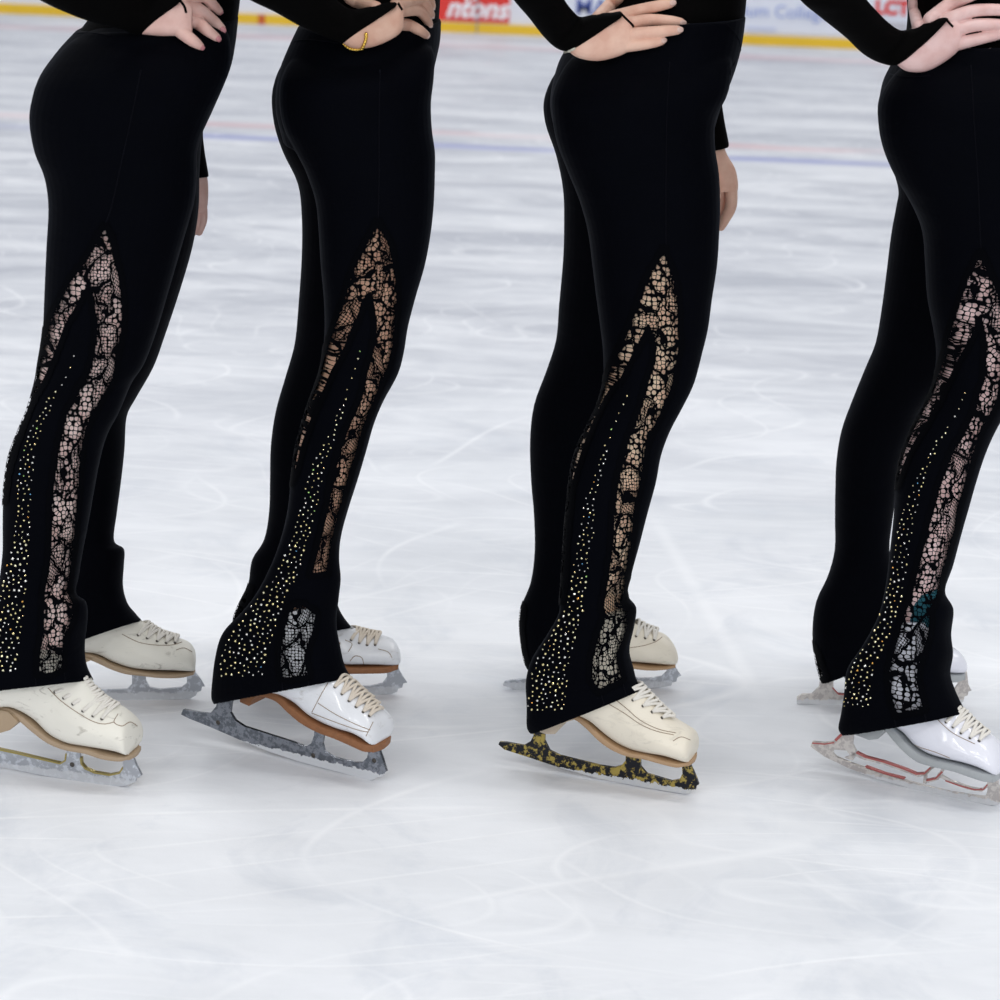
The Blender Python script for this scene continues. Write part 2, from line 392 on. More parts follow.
bn = banner('advertising_banner', 375, 509, -14, 20.5, M_red, 'red advertising banner with white slanted lettering on the rink boards')
letters('ntons', 27*sc, 0.3, M_wl, bn, P(507, 18.5, YW-0.012), weight=0.006)
for dx in (467, 474):
    dots = MB(); c = P(dx, -1, YW-0.012); dots.add(*box(c.x-2.0*sc, c.x+2.0*sc, c.y-.002, c.y+.002, c.z-2*sc, c.z+2*sc))
    link('lettering', dots.mesh(False), M_wl, bn)
bn = banner('advertising_banner', 540, 640, -40, 22, M_wv, 'white advertising banner with dark blue capital letters behind the third skater')
letters('MA', 23*sc, 0, M_bl, bn, P(608, 15.5, YW-0.012), weight=0.001)
bn = banner('advertising_banner', 715, 845, -40, 33, M_wv, 'pale banner with light blue college lettering behind the third skater')
letters('ium College', 17.5*sc, 0, M_pale, bn, P(828, 19.5, YW-0.012))
sub = MB(); c = P(746, 29.5, YW-0.012); c2 = P(776, 29.5, YW-0.012); sub.add(*box(c.x, c2.x, c.y-.002, c.y+.002, c.z, c.z+3*sc)); link('lettering', sub.mesh(False), simple('faint_blue_vinyl', s2l(205, 212, 236), .4, bmp=0), bn)
bn = banner('advertising_banner', 855, 1010, -40, 40, M_wv, 'white banner with red capital letters beside the fourth skater')
letters('LCT', 19*sc, 0, M_red, bn, P(909, 15, YW-0.012), weight=0.006)
sub = MB(); c = P(878, 31, YW-0.012); c2 = P(907, 31, YW-0.012); sub.add(*box(c.x, c2.x, c.y-.002, c.y+.002, c.z, c.z+9*sc)); link('lettering', sub.mesh(False), M_gr, bn)

# ------------------------------------------------------------------ skates
M_eye = simple('dark_eyelet_metal', (0.10, 0.09, 0.08), 0.35, metal=0.9, bmp=0)
M_lacew = simple('white_boot_lace', s2l(226, 222, 214), 0.8, nscale=300, var=0.08, bscale=1500)
M_lacec = simple('cream_boot_lace', s2l(214, 203, 188), 0.8, nscale=300, var=0.1, bscale=1500)
M_thread = simple('tan_stitching', s2l(150, 130, 110), 0.8, bmp=0)
M_gold = simple('gold_jewellery', (0.78, 0.50, 0.10), 0.25, metal=1.0, bmp=0)
class Plane:
    def __init__(s, h, t):
        s.a = G(*h); s.b = G(*t); s.d = (s.b-s.a).normalized(); s.n = Vector((s.d.y, -s.d.x, 0))
        if s.n.y > 0: s.n = -s.n
    def S(s, px, py, off=0.0):
        r = ray(px, py); o = s.a + s.n*off
        return CP + r*((o-CP).dot(s.n)/r.dot(s.n))
    def flat(s, p, k=0.0): return p + s.n*(k-(p-s.a).dot(s.n))
def strip(mb, pl, pts, w, th):
    """flat bar of the blade following a path, w wide in the plane, th half thick"""
    pts = [pl.S(*p) for p in pts]; top = []; bot = []
    for i, p in enumerate(pts):
        d = (pts[min(i+1, len(pts)-1)]-pts[max(i-1, 0)]).normalized(); q = d.cross(pl.n).normalized()
        ww = w[i] if hasattr(w, '__len__') else w
        top.append(p+q*ww/2); bot.append(p-q*ww/2)
    polyplate(mb, pl, [tuple(p) for p in top+bot[::-1]], th, world=True)
def polyplate(mb, pl, poly, th, world=False):
    ps = [Vector(p) for p in poly] if world else [pl.S(*p[:2]) for p in poly]
    for p in ps: p.z = max(p.z, 0.0)
    n = len(ps); flat2 = [Vector(((p-pl.a).dot(pl.d), p.z, 0)) for p in ps]
    tri = [tuple(t) for t in tessellate_polygon([flat2])]
    V = [p+pl.n*th for p in ps]+[p-pl.n*th for p in ps]
    Fs = tri+[tuple(i+n for i in reversed(t)) for t in tri]+[(i, (i+1) % n, (i+1) % n+n, i+n) for i in range(n)]
    mb.add(V, Fs)
def make_skate(root, pl, sp, label=None, legb=None):
    rings = []
    tab = []
    for (tx, ty, bx, by, hw) in sp['boot']:
        k = len(tab); mo = min(1, .1+.25*k)*.85*hw; hw = (max(hw, .017), max(hw, .029), max(hw, .037))[k] if k < 3 else hw
        dx = (4, 3.5, 2.5, 1)[k] if k < 4 and pl.d.y < -.12 else 0; tx -= dx; bx -= dx
        if k >= 9: tx -= 3; hw *= 1.3
        T = pl.S(tx, ty); B = pl.flat(pl.S(bx, by, mo)); tab.append((*T, *B, hw))
    tab = catmull(tab, 5)
    for ri, r in enumerate(tab):
        nar = smooth(ri/24)
        T = np.array(r[:3]); B = np.array(r[3:6]); c = (T+B)/2; a = (T-B)/2
        nn = np.array(pl.n)*r[6]
        ring = ell(c, a, nn, 36, 2.45)
        # narrower over the instep ridge than at the sole
        s = ((ring-c)@a)/(a@a+1e-12); off = (ring-c)@np.array(pl.n)
        ring = ring - np.outer(off*(-0.07*np.clip(-s, 0, 1)*(1-np.clip(-s-.7,0,1)*3) + (0.06+0.26*nar)*np.clip(s, 0, 1)), np.array(pl.n))
        rings.append(ring)
    v, f = loft(rings); mb = MB(); mb.add(v, f)
    V, Q = remesh(mb, 0.0022, 6)
    if legb:
        for i in range(len(V)):
            v = Vector(V[i])
            if v.z < 0.08: continue
            q, n, _, dist = legb.find_nearest(v, 0.04)
            if q is None or n.z < -0.5 or v.z < q.z-0.25*dist-0.0005: continue
            d = (v-q).dot(n)
            if d > -0.004 and (abs(d) > 0.75*dist or dist < .004): V[i] = v - n*(d+0.004)
    me, _ = np_mesh(V, Q)
    boot = link('ice_skate', me, sp['mat'], root)
    if label: boot['label'] = label
    bvh = BVHTree.FromPolygons([Vector(p) for p in V], [tuple(q) for q in Q])
    def hit(px, py, off=0.0):
        r = ray(px, py).normalized(); h = bvh.ray_cast(CP, r, 20)
        if h[0] is None: return None, None
        return h[0]+h[1]*off, h[1]
    # sole
    mb = MB(); rr = []
    st = []
    for k, (tx, ty, bx, by, hw) in enumerate(sp['sole']):
        dx = (3, 2, 1)[k] if k < 3 and pl.d.y < -.12 else 0; tx -= dx; bx -= dx
        mo = hw*min(1, .25+.25*k)*.87; T, B = pl.flat(pl.S(tx, ty, mo)), pl.flat(pl.S(bx, by, mo)); h2 = hw*.83
        if k == 0:
            for f_, g_ in ((.0, .006), (.45, .0045), (.75, .0025)): st.append((*(T-pl.d*(.004-g_)), *(B-pl.d*(.004-g_)), h2*f_ + .004))
            T -= pl.d*.004; B -= pl.d*.004; h2 *= .93
        st.append((*T, *B, h2))
    st = catmull(st, 4)
    for r in st:
        T = np.array(r[:3])+np.array((0, 0, .0015)); B = np.array(r[3:6]); nn = np.array(pl.n)*r[6]
        rr.append(ell((T+B)/2, (T-B)/2, nn, 28, 8))
    mb.add(*loft(rr)); link('sole', mb.mesh(), sp['solemat'], boot)
    if 'heel' in sp:
        mb = MB(); hp = [pl.flat(pl.S(*p, 0.027)) for p in sp['heel']]
        polyplate(mb, pl, [tuple(p) for p in hp], 0.027, world=True); link('heel', mb.mesh(False), sp.get('heelmat', sp['solemat']), boot)
    # blade
    mb = MB()
    for poly in sp['blade']: polyplate(mb, pl, poly, 0.0026)
    for pts, wd in sp.get('strips', []): strip(mb, pl, pts, wd, 0.0026)
    bl = link('blade', mb.mesh(False), sp['blademat'], boot)
    mb = MB()
    for pts, wd in sp.get('edge', []): strip(mb, pl, pts, wd, 0.0034)
    if mb.v: link('blade_trim', mb.mesh(False), sp['edgemat'], boot)
    for (px, py) in sp.get('rivets', []):
        c = pl.S(px, py)+pl.n*0.0026; mb = MB()
        rs = [ell(c+pl.n*k, pl.d*r, Vector((0, 0, r)), 12, 2) for k, r in ((-.001, .0034), (.0006, .0034), (.0012, .0022))]
        mb.add(*loft(rs)); link('rivet', mb.mesh(), M_eye, boot)
    # eyelets and laces
    near = []; ridge = []
    for (px, py, qx, qy) in sp.get('laces', []):
        p, n = hit(px, py, 0.0008)
        q = hit(qx, qy, 0.003)[0] or pl.S(qx, qy)
        if p is None: continue
        near.append((p, n)); ridge.append(pl.flat(q) + Vector((0, 0, 0.002)))
        a = n.cross(Vector((0, 0, 1))).normalized(); c = n.cross(a)
        mb = MB(); mb.add(*loft([ell(p-n*.001, a*.0022, c*.0022, 10, 2), ell(p+n*.0007, a*.0022, c*.0022, 10, 2), ell(p+n*.001, a*.0012, c*.0012, 10, 2)]))
        link('eyelet', mb.mesh(), M_eye, boot)
    mir = lambda p: p - pl.n*(2*(p-pl.a).dot(pl.n))
    def bow(a, m_, c, r=0.0021):
        q = catmull([a, a.lerp(m_, .55)+Vector((0, 0, .002)), m_+Vector((0, 0, .0015)), c.lerp(m_, .55)+Vector((0, 0, .002)), c], 4)
        mb.add(*tube(q, r, 8))
    for i in range(len(near)):
        mb = MB(); p = near[i][0]+near[i][1]*.0012
        bow(p, ridge[i], mir(p), 0.0023)
        if i+1 < len(near):
            p2 = near[i+1][0]+near[i+1][1]*.0012; mid = (ridge[i]+ridge[i+1])/2
            bow(p, mid, mir(p2)); bow(mir(p), mid, p2)
        link('boot_lace', mb.mesh(), sp.get('lacemat', M_lacew), boot)
    for path in sp.get('seams', []):
        pp = [hit(x, y, 0.0002)[0] for x, y in catmull(path, 5)]; pp = [p for p in pp if p]
        if len(pp) > 2:
            mb = MB(); mb.add(*tube(pp, 0.00055, 6)); link('stitching', mb.mesh(), M_thread, boot)
    return boot

# ------------------------------------------------------------------ people
GEM = []
for nm, c, rg in (('gold_rhinestone', (1.0, 0.82, 0.42), .18), ('clear_rhinestone', (1.0, .96, .88), .15), ('pale_gold_rhinestone', (1, .90, .60), .2),
                  ('amber_rhinestone', (1, .5, .12), .2), ('blue_rhinestone', (.25, .6, 1), .2), ('green_rhinestone', (.55, .9, .3), .2)):
    GEM.append(simple(nm, c, rg, metal=0.85, bmp=0, nscale=900, var=0.1))
def gem_mesh(r, k):
    prof = [(1.0, -.3), (1.0, .15), (.62, .62), (.0, .8)]; vs = []; fs = []; n = 8
    for i, (a, h) in enumerate(prof[:3]):
        for j in range(n):
            t = 2*math.pi*(j+.5*(i % 2))/n; vs.append((a*r*math.cos(t), a*r*math.sin(t), h*r))
    for i in range(2):
        for j in range(n): fs.append((i*n+j, i*n+(j+1) % n, (i+1)*n+(j+1) % n, (i+1)*n+j))
    vs.append((0, 0, .8*r)); fs += [(2*n+j, 2*n+(j+1) % n, 3*n) for j in range(n)]; fs.append(tuple(range(n))[::-1])
    me = mesh_from(vs, fs, False); me.materials.append(GEM[k]); return me
GM = {(k, s): gem_mesh(r, k) for k in range(6) for s, r in enumerate((.0009, .0013, .00175))}

def smooth(t): t = min(1, max(0, t)); return t*t*(3-2*t)
def make_person(sp):
    pn = Plane(*sp['near_foot']); pf = Plane(*sp['far_foot'])
    an = pn.S(*sp['near_ankle']).y; af = pf.S(*sp['far_ankle']).y
    Yc = (an+af)/2 + sp.get('dY', 0); hn, hf = Yc-0.088, Yc+0.088
    base = (pn.a+pn.b+pf.a+pf.b)/4; base.z = 0
    root = bpy.data.objects.new('person', None); COL.objects.link(root); root.location = base; root.empty_display_size = 0.1
    thing(root, sp['label'], 'person', 'figure skaters standing in a row')
    def legpos(px, py, near, inset=0.0):
        h, a, pl = (hn, an, pn) if near else (hf, af, pf)
        r0, r1 = (150, 610) if near else (150, 570)
        Yl = h+(a-h)*smooth((py-r0)/(r1-r0))
        wgt = smooth((py-(470 if near else 430))/(150))
        p1 = P(px, py, Yl)
        if wgt <= 0: return p1
        Y2 = pl.S(px, py).y; return P(px, py, Yl*(1-wgt)+Y2*wgt)
    def legloft(mb, tab, near, shrink=0.0, cut=None, sub=4, n=44):
        rs = []
        a0 = tab[0]; w0 = a0[2]-a0[0]
        tab = [(a0[0]+w0*.22, a0[1]-18, a0[2]-w0*.22, a0[3]-18, .03), (a0[0]+w0*.05, a0[1]-3, a0[2]-w0*.05, a0[3]-3, .062)] + list(tab[1:])
        for r in catmull(tab, sub):
            xl, yl, xr, yr, t = r
            if cut and (yl+yr)/2 > cut: break
            dx = xr-xl; k = shrink/abs(dx); dy = yr-yl
            xl, yl, xr, yr = xl+dx*k, yl+dy*k, xr-dx*k, yr-dy*k
            L_ = legpos(xl, yl, near); R_ = legpos(xr, yr, near)
            py = (yl+yr)/2
            s = -0.33*smooth((py-350)/330)
            b = Vector((0, 1, s))*(t-shrink*0.0014)
            c = (L_+R_)/2; a = (R_-L_)/2; b = b - a.normalized()*b.dot(a.normalized())
            rs.append(ell(c, a, b, n, 2.15+.35*smooth((py-590)/60)))
        mb.add(*loft(rs)); return rs
    # --- leggings
    mb = MB(); legloft(mb, sp['near_leg'], True); legloft(mb, sp['far_leg'], False)
    def torso(mb, tab, sh=0.0):
        rs = []
        for r in catmull(tab, 5):
            xl, yl, xr, yr, t = r
            a = P(xl+sh, yl, Yc); c = P(xr-sh, yr, Yc)
            rs.append(ell((a+c)/2, (c-a)/2, Vector((0, t-sh*.0014, 0)), 48, 2.3))
        mb.add(*loft(rs))
    torso(mb, sp['pelvis'])
    V, Q = remesh(mb, 0.0027, 4)
    pr = project(V)
    # normals
    def vnorm(V, Q):
        n = np.cross(V[Q[:, 2]]-V[Q[:, 0]], V[Q[:, 3]]-V[Q[:, 1]]); vn = np.zeros_like(V)
        for k in range(4): np.add.at(vn, Q[:, k], n)
        return vn/(np.linalg.norm(vn, axis=1)[:, None]+1e-12), n/(np.linalg.norm(n, axis=1)[:, None]+1e-12)
    VN, FN = vnorm(V, Q)
    view = V-Cn; view /= np.linalg.norm(view, axis=1)[:, None]; facing = (VN*view).sum(1) < 0.12
    midY = lambda row: None
    split = (hn+hf)/2
    nearv = V[:, 1] < split+0.0
    sd = np.full(len(V), -99.0)
    for poly in sp['lace']:
        sd = np.maximum(sd, np.where(facing & nearv, sdist(pr, poly), -99))
    sdf = np.full(len(V), -99.0)
    for poly in sp.get('far_lace', []):
        sdf = np.maximum(sdf, np.where(facing & ~nearv, sdist(pr, poly), -99))
    holes = []
    for nm, s in (('lace_panel', sd), ('lace_panel', sdf)):
        if s.max() < 0: continue
        fm = (s[Q] > -4).any(1) & (s[Q] > -90).all(1)
        me, used = np_mesh(V + VN*0.0012, Q[fm])
        at = me.attributes.new('border', 'FLOAT', 'POINT'); at.data.foreach_set('value', s[used])
        co = V[used]; wv = np.stack([co[:, 0]+0.6*co[:, 1]*(1 if nm else 1), co[:, 2], np.zeros(len(co))], 1)
        a2 = me.attributes.new('weave', 'FLOAT_VECTOR', 'POINT'); a2.data.foreach_set('vector', wv.ravel())
        holes.append(me)
    rem = (np.maximum(sd, sdf)[Q] > 0.0).all(1)
    # open the hems: drop the flat caps underneath the legs
    fc = V[Q].mean(1); low = fc[:, 2] < 0.22; cap = low & (FN[:, 2] < -0.86)
    keep = ~(rem | cap)
    me, _ = np_mesh(V, Q[keep]); leg = link('leggings', me, M_leg, root)
    for me in holes: lp = link('lace_panel', me, M_lace, leg)
    bvh = BVHTree.FromPolygons([Vector(p) for p in V], [tuple(q) for q in Q])
    # --- rhinestones
    st = catmull(sp['stones'], 6); stones = []
    ymin, ymax = st[0][1], sp['stone_end']; rows = st[:, 1]
    rng = random.Random(sp['seed']); tries = 0
    while tries < 9000 and len(stones) < 420:
        tries += 1
        # lower rows carry more stones
        u = rng.random()**0.62; y = ymin+(ymax-ymin)*u
        cx = np.interp(y, rows, st[:, 0]); hw = np.interp(y, rows, st[:, 2])
        x = cx+rng.uniform(-1, 1)*hw + rng.uniform(-.4, .4)
        if x < -12: continue
        md = rng.uniform(3.9, 5.6)
        if hw < 2: md = 7
        if any((x-a)**2+(y-b_)**2 < md*md for a, b_ in stones): continue
        stones.append((x, y))
    objs = []
    for (x, y) in stones:
        r = ray(x, y).normalized(); h = bvh.ray_cast(CP, r, 20)
        if h[0] is None or h[1].dot(r) > -0.15 or h[0].y > split+.05: continue
        big = y > ymax-130
        s = rng.choice((0, 1, 1, 2)) if big else rng.choice((0, 0, 1))
        k = rng.choices(range(6), (42, 26, 28, 2, 1, 1))[0]
        tilt = Vector((rng.uniform(-.25, .25), rng.uniform(-.1, .1), rng.uniform(-.25, .25)))
        objs.append((h[0], (h[1]+tilt).normalized(), GM[(k, s)], s+(.5 if big else 0)+y/2000))
    objs.sort(key=lambda o: -o[3])
    lo = parent_loc(leg)
    for p, n, me, _ in objs[:100]:
        o = bpy.data.objects.new('rhinestone', me); COL.objects.link(o); o.parent = leg
        o.location = p-lo+n*.0002; o.rotation_euler = n.to_track_quat('Z', 'Y').to_euler()
    if len(objs) > 100:
        mb = MB(); mats = []
        for p, n, me, _ in objs[100:]:
            q = n.to_track_quat('Z', 'Y').to_matrix()
            mb.add([p+q@v.co for v in me.vertices], [tuple(f.vertices) for f in me.polygons]); mats += [GEM.index(me.materials[0])]*len(me.polygons)
        me = mesh_from(mb.v, mb.f, False)
        for g in GEM: me.materials.append(g)
        me.polygons.foreach_set('material_index', mats)
        o = link('rhinestone', me, None, leg); o['kind'] = 'stuff'
    # --- seams over the hip and at the hem
    for path in sp.get('seams', []):
        pp = []
        for x, y in catmull(path, 6):
            h = bvh.ray_cast(CP, ray(x, y).normalized(), 20)
            if h[0]: pp.append(h[0]+h[1]*.0002)
        if len(pp) > 2:
            mb = MB(); mb.add(*tube(pp, 0.0008, 6)); link('seam', mb.mesh(), M_seam, leg)
    # --- top: torso, near sleeve with the cuff pulled over the hand, far sleeve
    hs = sp['hand']
    def surf(px, py, off):
        r = ray(px, py).normalized(); h = bvh2.ray_cast(CP, r, 20)
        if h[0] is None or h[0].y > Yc: return P(px, py, Yc-0.13)-Vector(r)*off
        return h[0]-Vector(r)*off
    mt = MB(); torso(mt, sp['torso'], 1.0)
    mall = MB(); torso(mall, sp['torso']); torso(mall, sp['pelvis'])
    legloft(mall, sp['near_leg'][:7], True)
    bvh2 = BVHTree.FromPolygons([Vector(p) for p in mall.v], mall.f)
    Yk = min(surf((k_[0]+k_[2])/2, (k_[1]*f_+k_[3]*(1-f_)), k_[4]*.95).y for k_ in hs['palm'][1:] for f_ in (.2, .5, .8)); Yw = Yk
    def cen(px, py): return surf(px, py, 0.0)
    nsl = len(sp['sleeve']); tab = []
    wi = sp['wrist_ring']
    for i, (x1, y1, x2, y2, t) in enumerate(sp['sleeve']):
        mx, my = (x1+x2)/2, (y1+y2)/2
        if i <= wi:
            Yr = Yw - 0.13*(1-i/wi)
        else: Yr = Yk-.0015
        if i >= wi: t = max(t, .0195)
        tab.append((*P(x1, y1, Yr), *P(x2, y2, Yr), t))
    sl = []
    for r in catmull(tab, 5):
        A_ = np.array(r[:3]); B_ = np.array(r[3:6]); d = np.array((0.0, 1, 0))*r[6]
        sl.append(ell((A_+B_)/2, (B_-A_)/2, d, 32, 2.1))
    mt.add(*loft(sl))
    e0 = (Vector(tab[0][:3])+Vector(tab[0][3:6]))/2
    sx, sy = sp['shoulder']; mt.add(*tube([e0+Vector((0.0, 0, -.005)), e0.lerp(P(sx, sy, Yc-.17), .5), P(sx, sy, Yc-.17)], [.044, .047, .055], 24))
    fa = sp['far_arm']
    fpts = [P(x, y, Yc+dy) for x, y, dy, r in fa]; mt.add(*tube(catmull(fpts, 4), list(catmull([[r] for _, _, _, r in fa], 4)[:, 0]), 20))
    Vt, Qt = remesh(mt, 0.003, 3)
    wr = 1.0
    me, _ = np_mesh(Vt, Qt); top = link('long_sleeved_top', me, M_top, root)
    # --- body: legs, pelvis, hands
    mb = MB()
    legloft(mb, sp['near_leg'], True, 3.2, sp['near_cut']); legloft(mb, sp['far_leg'], False, 4.0, sp['far_cut'])
    torso(mb, sp['pelvis'], 11); torso(mb, sp['torso'], 13)
    for nm, pl, near in (('near', pn, 1), ('far', pf, 0)):
        tb = sp[nm+'_boot']['boot'][-5:]
        rs = []
        for (tx, ty, bx, by, hw) in tb:
            T = pl.S(tx, ty); B = pl.S(bx, by); rs.append(ell((T+B)/2, (T-B)/2*.72, pl.n*hw*.7, 24, 2))
        mb.add(*loft(rs))
        ci = [r for r in sp[nm+'_leg'] if (r[1]+r[3])/2 < sp[nm+'_cut']][-1]
        L_ = legpos(ci[0], ci[1], bool(near)); R_ = legpos(ci[2], ci[3], bool(near))
        T = pl.S(*tb[-2][:2]); B = pl.S(*tb[-2][2:4])
        mb.add(*tube([(L_+R_)/2, (T+B)/2], [.038, .034], 20))
    Vb, Qb = remesh(mb, 0.0045, 4)
    # hands at finer grain, in the same body mesh
    hand = MB()
    pt = []
    for (x1, y1, x2, y2, t) in hs['palm']: pt.append((*P(x1, y1, Yk), *P(x2, y2, Yk), t*.92))
    e_ = pt[-1]; p_ = pt[-2]; A9, B9 = Vector(e_[:3]), Vector(e_[3:6]); dd9 = ((A9+B9)-(Vector(p_[:3])+Vector(p_[3:6]))).normalized()*.008
    pt.append((*(A9.lerp(B9, .16)+dd9), *(B9.lerp(A9, .16)+dd9), e_[4+2]*.55))
    rs = []
    for r in catmull(pt, 5):
        A_ = np.array(r[:3]); B_ = np.array(r[3:6]); rs.append(ell((A_+B_)/2, (B_-A_)/2, np.array((0, r[6], 0)), 28, 2.3))
    hand.add(*loft(rs))
    # forearm running up the sleeve
    c0 = (Vector(pt[0][:3])+Vector(pt[0][3:6]))/2
    fp = []; fr = []
    for r in tab[2:wi+1]:
        a_, b_ = Vector(r[:3]), Vector(r[3:6]); fp.append((a_+b_)/2); fr.append(min(r[6], (a_-b_).length/2)*.5)
    fp.append(c0.lerp((Vector(pt[1][:3])+Vector(pt[1][3:6]))/2, .5)); fr.append(.0135)
    hand.add(*tube(fp, fr, 20))
    nails = []
    for fg in hs['fingers']:
        pts = []; rads = []
        for (x, y, rp, lift) in fg:
            rm = rp*0.00127; q_ = surf(x, y, rm*0.9+lift*.8)
            if not pts: q_ = P(x, y, Yk)
            pts.append(q_); rads.append(rm)
        q = catmull([(*p, r) for p, r in zip(pts, rads)], 6)
        hand.add(*tube(q[:, :3], q[:, 3], 14))
        ep = Vector(q[-1][:3]); er = q[-1][3]; bm = bmesh.new(); bmesh.ops.create_icosphere(bm, subdivisions=2, radius=er*.99)
        d = (ep-Vector(q[-3][:3])).normalized()
        hand.add([ep+v.co+d*(v.co.dot(d))*.15 for v in bm.verts], [tuple(v.index for v in f.verts) for f in bm.faces]); bm.free()
        bm = bmesh.new(); bmesh.ops.create_icosphere(bm, subdivisions=2, radius=q[0][3])
        hand.add([Vector(q[0][:3])+v.co for v in bm.verts], [tuple(v.index for v in f.verts) for f in bm.faces]); bm.free()
        nails.append((ep, d, er))
    if 'far_hand' in sp:
        fh = sp['far_hand']; rs = []
        for (x1, y1, x2, y2, t) in catmull(fh['palm'], 4):
            A_ = P(x1, y1, Yc+fh['dY']); B_ = P(x2, y2, Yc+fh['dY']); rs.append(ell((A_+B_)/2, (B_-A_)/2, Vector((0, t, 0)), 24, 2.2))
        hand.add(*loft(rs))
        for fg in fh['fingers']:
            q = catmull([(*P(x, y, Yc+fh['dY']+dy), r*.00155) for x, y, r, dy in fg], 6)
            hand.add(*tube(q[:, :3], q[:, 3], 14))
            bm = bmesh.new(); bmesh.ops.create_icosphere(bm, subdivisions=2, radius=q[-1][3])
            hand.add([Vector(q[-1][:3])+v.co for v in bm.verts], [tuple(v.index for v in f.verts) for f in bm.faces]); bm.free()
    Vh, Qh = remesh(hand, 0.0009, 5)
    me, _ = np_mesh(np.vstack([Vb, Vh]), np.vstack([Qb, Qh+len(Vb)]))
    body = link('body', me, sp['tights'], root); me.materials.append(sp['skin'])
    mi = np.zeros(len(me.polygons), np.int32); mi[len(Qb):] = 1; me.polygons.foreach_set('material_index', mi)
    for ep, d, er in nails:
        vd = (CP-ep).normalized(); n = (vd - d*vd.dot(d)).normalized(); n = (n + d*0.35).normalized(); s = d.cross(n).normalized(); dd = n.cross(s).normalized()
        if dd.dot(d) < 0: dd = -dd
        c = ep + n*er*.80 + dd*er*0.15; rs = [ell(c-n*.0004+n*k*er, dd*er*.95*sc_, s*er*.62*sc_, 16, 2.4) for k, sc_ in ((0, 1), (.16, .95), (.24, .6))]
        mb = MB(); mb.add(*loft(rs)); link('fingernail', mb.mesh(), sp['nail'], body)
    # cuff loop between the fingers
    if 'loop' in sp:
        q = []
        for (x, y) in catmull(sp['loop'], 4):
            bv = BVHTree.FromPolygons([Vector(p) for p in Vh], [tuple(t) for t in Qh]) if not q else bv
            h = bv.ray_cast(CP, ray(x, y).normalized(), 20); q.append(h[0]+h[1]*.0008 if h[0] else surf(x, y, .02))
        mb = MB(); mb.add(*tube(q, 0.0016, 8)); link('cuff_loop', mb.mesh(), M_top, top)
    if 'bracelet' in sp:
        bv = BVHTree.FromPolygons([Vector(p) for p in Vh], [tuple(t) for t in Qh]); mb = MB(); pp = []
        for (x, y) in catmull(sp['bracelet'], 5):
            h = bv.ray_cast(CP, ray(x, y).normalized(), 20); pp.append(h[0]+h[1]*.0012 if h[0] else surf(x, y, .012))
        for i, p in enumerate(pp):
            bm = bmesh.new(); bmesh.ops.create_icosphere(bm, subdivisions=1, radius=.0021 if i % 2 else .0028)
            mb.add([p+v.co for v in bm.verts], [tuple(v.index for v in f.verts) for f in bm.faces]); bm.free()
        # back of the chain closes behind the wrist
        a, z = pp[0], pp[-1]; m_ = (a+z)/2+Vector((0, .035, .0)); mb.add(*tube(catmull([a, a.lerp(m_, .6), m_, z.lerp(m_, .6), z], 4), .0014, 8))
        o = link('bracelet', mb.mesh(), sp['bracelet_mat'], root)
    make_skate(root, pn, sp['near_boot'], sp['near_boot'].get('label'), bvh); make_skate(root, pf, sp['far_boot'], sp['far_boot'].get('label'), bvh)
    if 'sock' in sp:
        mb = MB(); rs = []
        for (xl, yl, xr, yr, t) in sp['sock']:
            L_ = legpos(xl, yl, True); R_ = legpos(xr, yr, True)
            rs.append(ell((L_+R_)/2, (R_-L_)/2, Vector((0, t, 0)), 32, 2.1))
        mb.add(*loft(rs)); link('sock', mb.mesh(), sp['sock_mat'], root)
    return root

# ------------------------------------------------------------------ materials of the four skaters
skA = skin_mat('skin_pink', s2l(222, 184, 174)); skB = skin_mat('skin_tan', s2l(206, 168, 148)); skC = skin_mat('skin_light', s2l(226, 186, 166)); skD = skin_mat('skin_rose', s2l(224, 190, 186))
tgA = skin_mat('pink_tights', s2l(252, 226, 220), 0); tgB = skin_mat('tan_tights', s2l(228, 186, 158), 0); tgC = skin_mat('light_tights', s2l(255, 224, 194), 0); tgD = skin_mat('rose_tights', s2l(250, 222, 220), 0)  # tights made lighter than the skin to offset shade under the lace
nlA = simple('dark_pink_nail', s2l(205, 138, 142), .25, bmp=0); nlB = simple('natural_nail', s2l(222, 190, 178), .25, bmp=0)
btA = boot_mat('scuffed_ivory_leather', s2l(234, 231, 220), .42, 0.6); btB = boot_mat('creased_white_leather', s2l(232, 234, 238), .3, 0.35, .4)
btC = boot_mat('cream_leather', s2l(234, 226, 209), .4, 0.25); btD = boot_mat('glossy_white_leather', s2l(232, 233, 242), .22, 0.0, .8)
slA = simple('tan_edge_sole', s2l(170, 148, 122), .6); slB = simple('brown_leather_sole', s2l(140, 92, 56), .6, nscale=150, var=.3)
slC = simple('tan_orange_sole', s2l(178, 146, 112), .6); slD = simple('grey_sole', s2l(168, 172, 174), .5)
hlC = simple('pale_wood_heel', s2l(206, 190, 170), .6)
blA = blade_mat('silver_snowy_blade', (0.62, 0.65, 0.70), (0.42, 0.44, 0.48), .45, .3, .75, .012, .7)
blB = blade_mat('gunmetal_blade', (0.16, 0.175, 0.20), (0.30, 0.32, 0.36), .5, .25, .9, .013)
blC = blade_mat('gold_black_blade', (0.42, 0.32, 0.08), (0.012, 0.013, 0.018), .46, .35, .6, .010, .9)
blD = blade_mat('silver_pink_blade', (0.66, 0.62, 0.58), (0.50, 0.46, 0.44), .5, .3, .7, .008, .8)
rdD = simple('red_blade_edge', s2l(180, 98, 94), .4, metal=.4, bmp=0); rbA = simple('iridescent_blade_edge', s2l(165, 150, 90), .35, metal=.6, bmp=0)

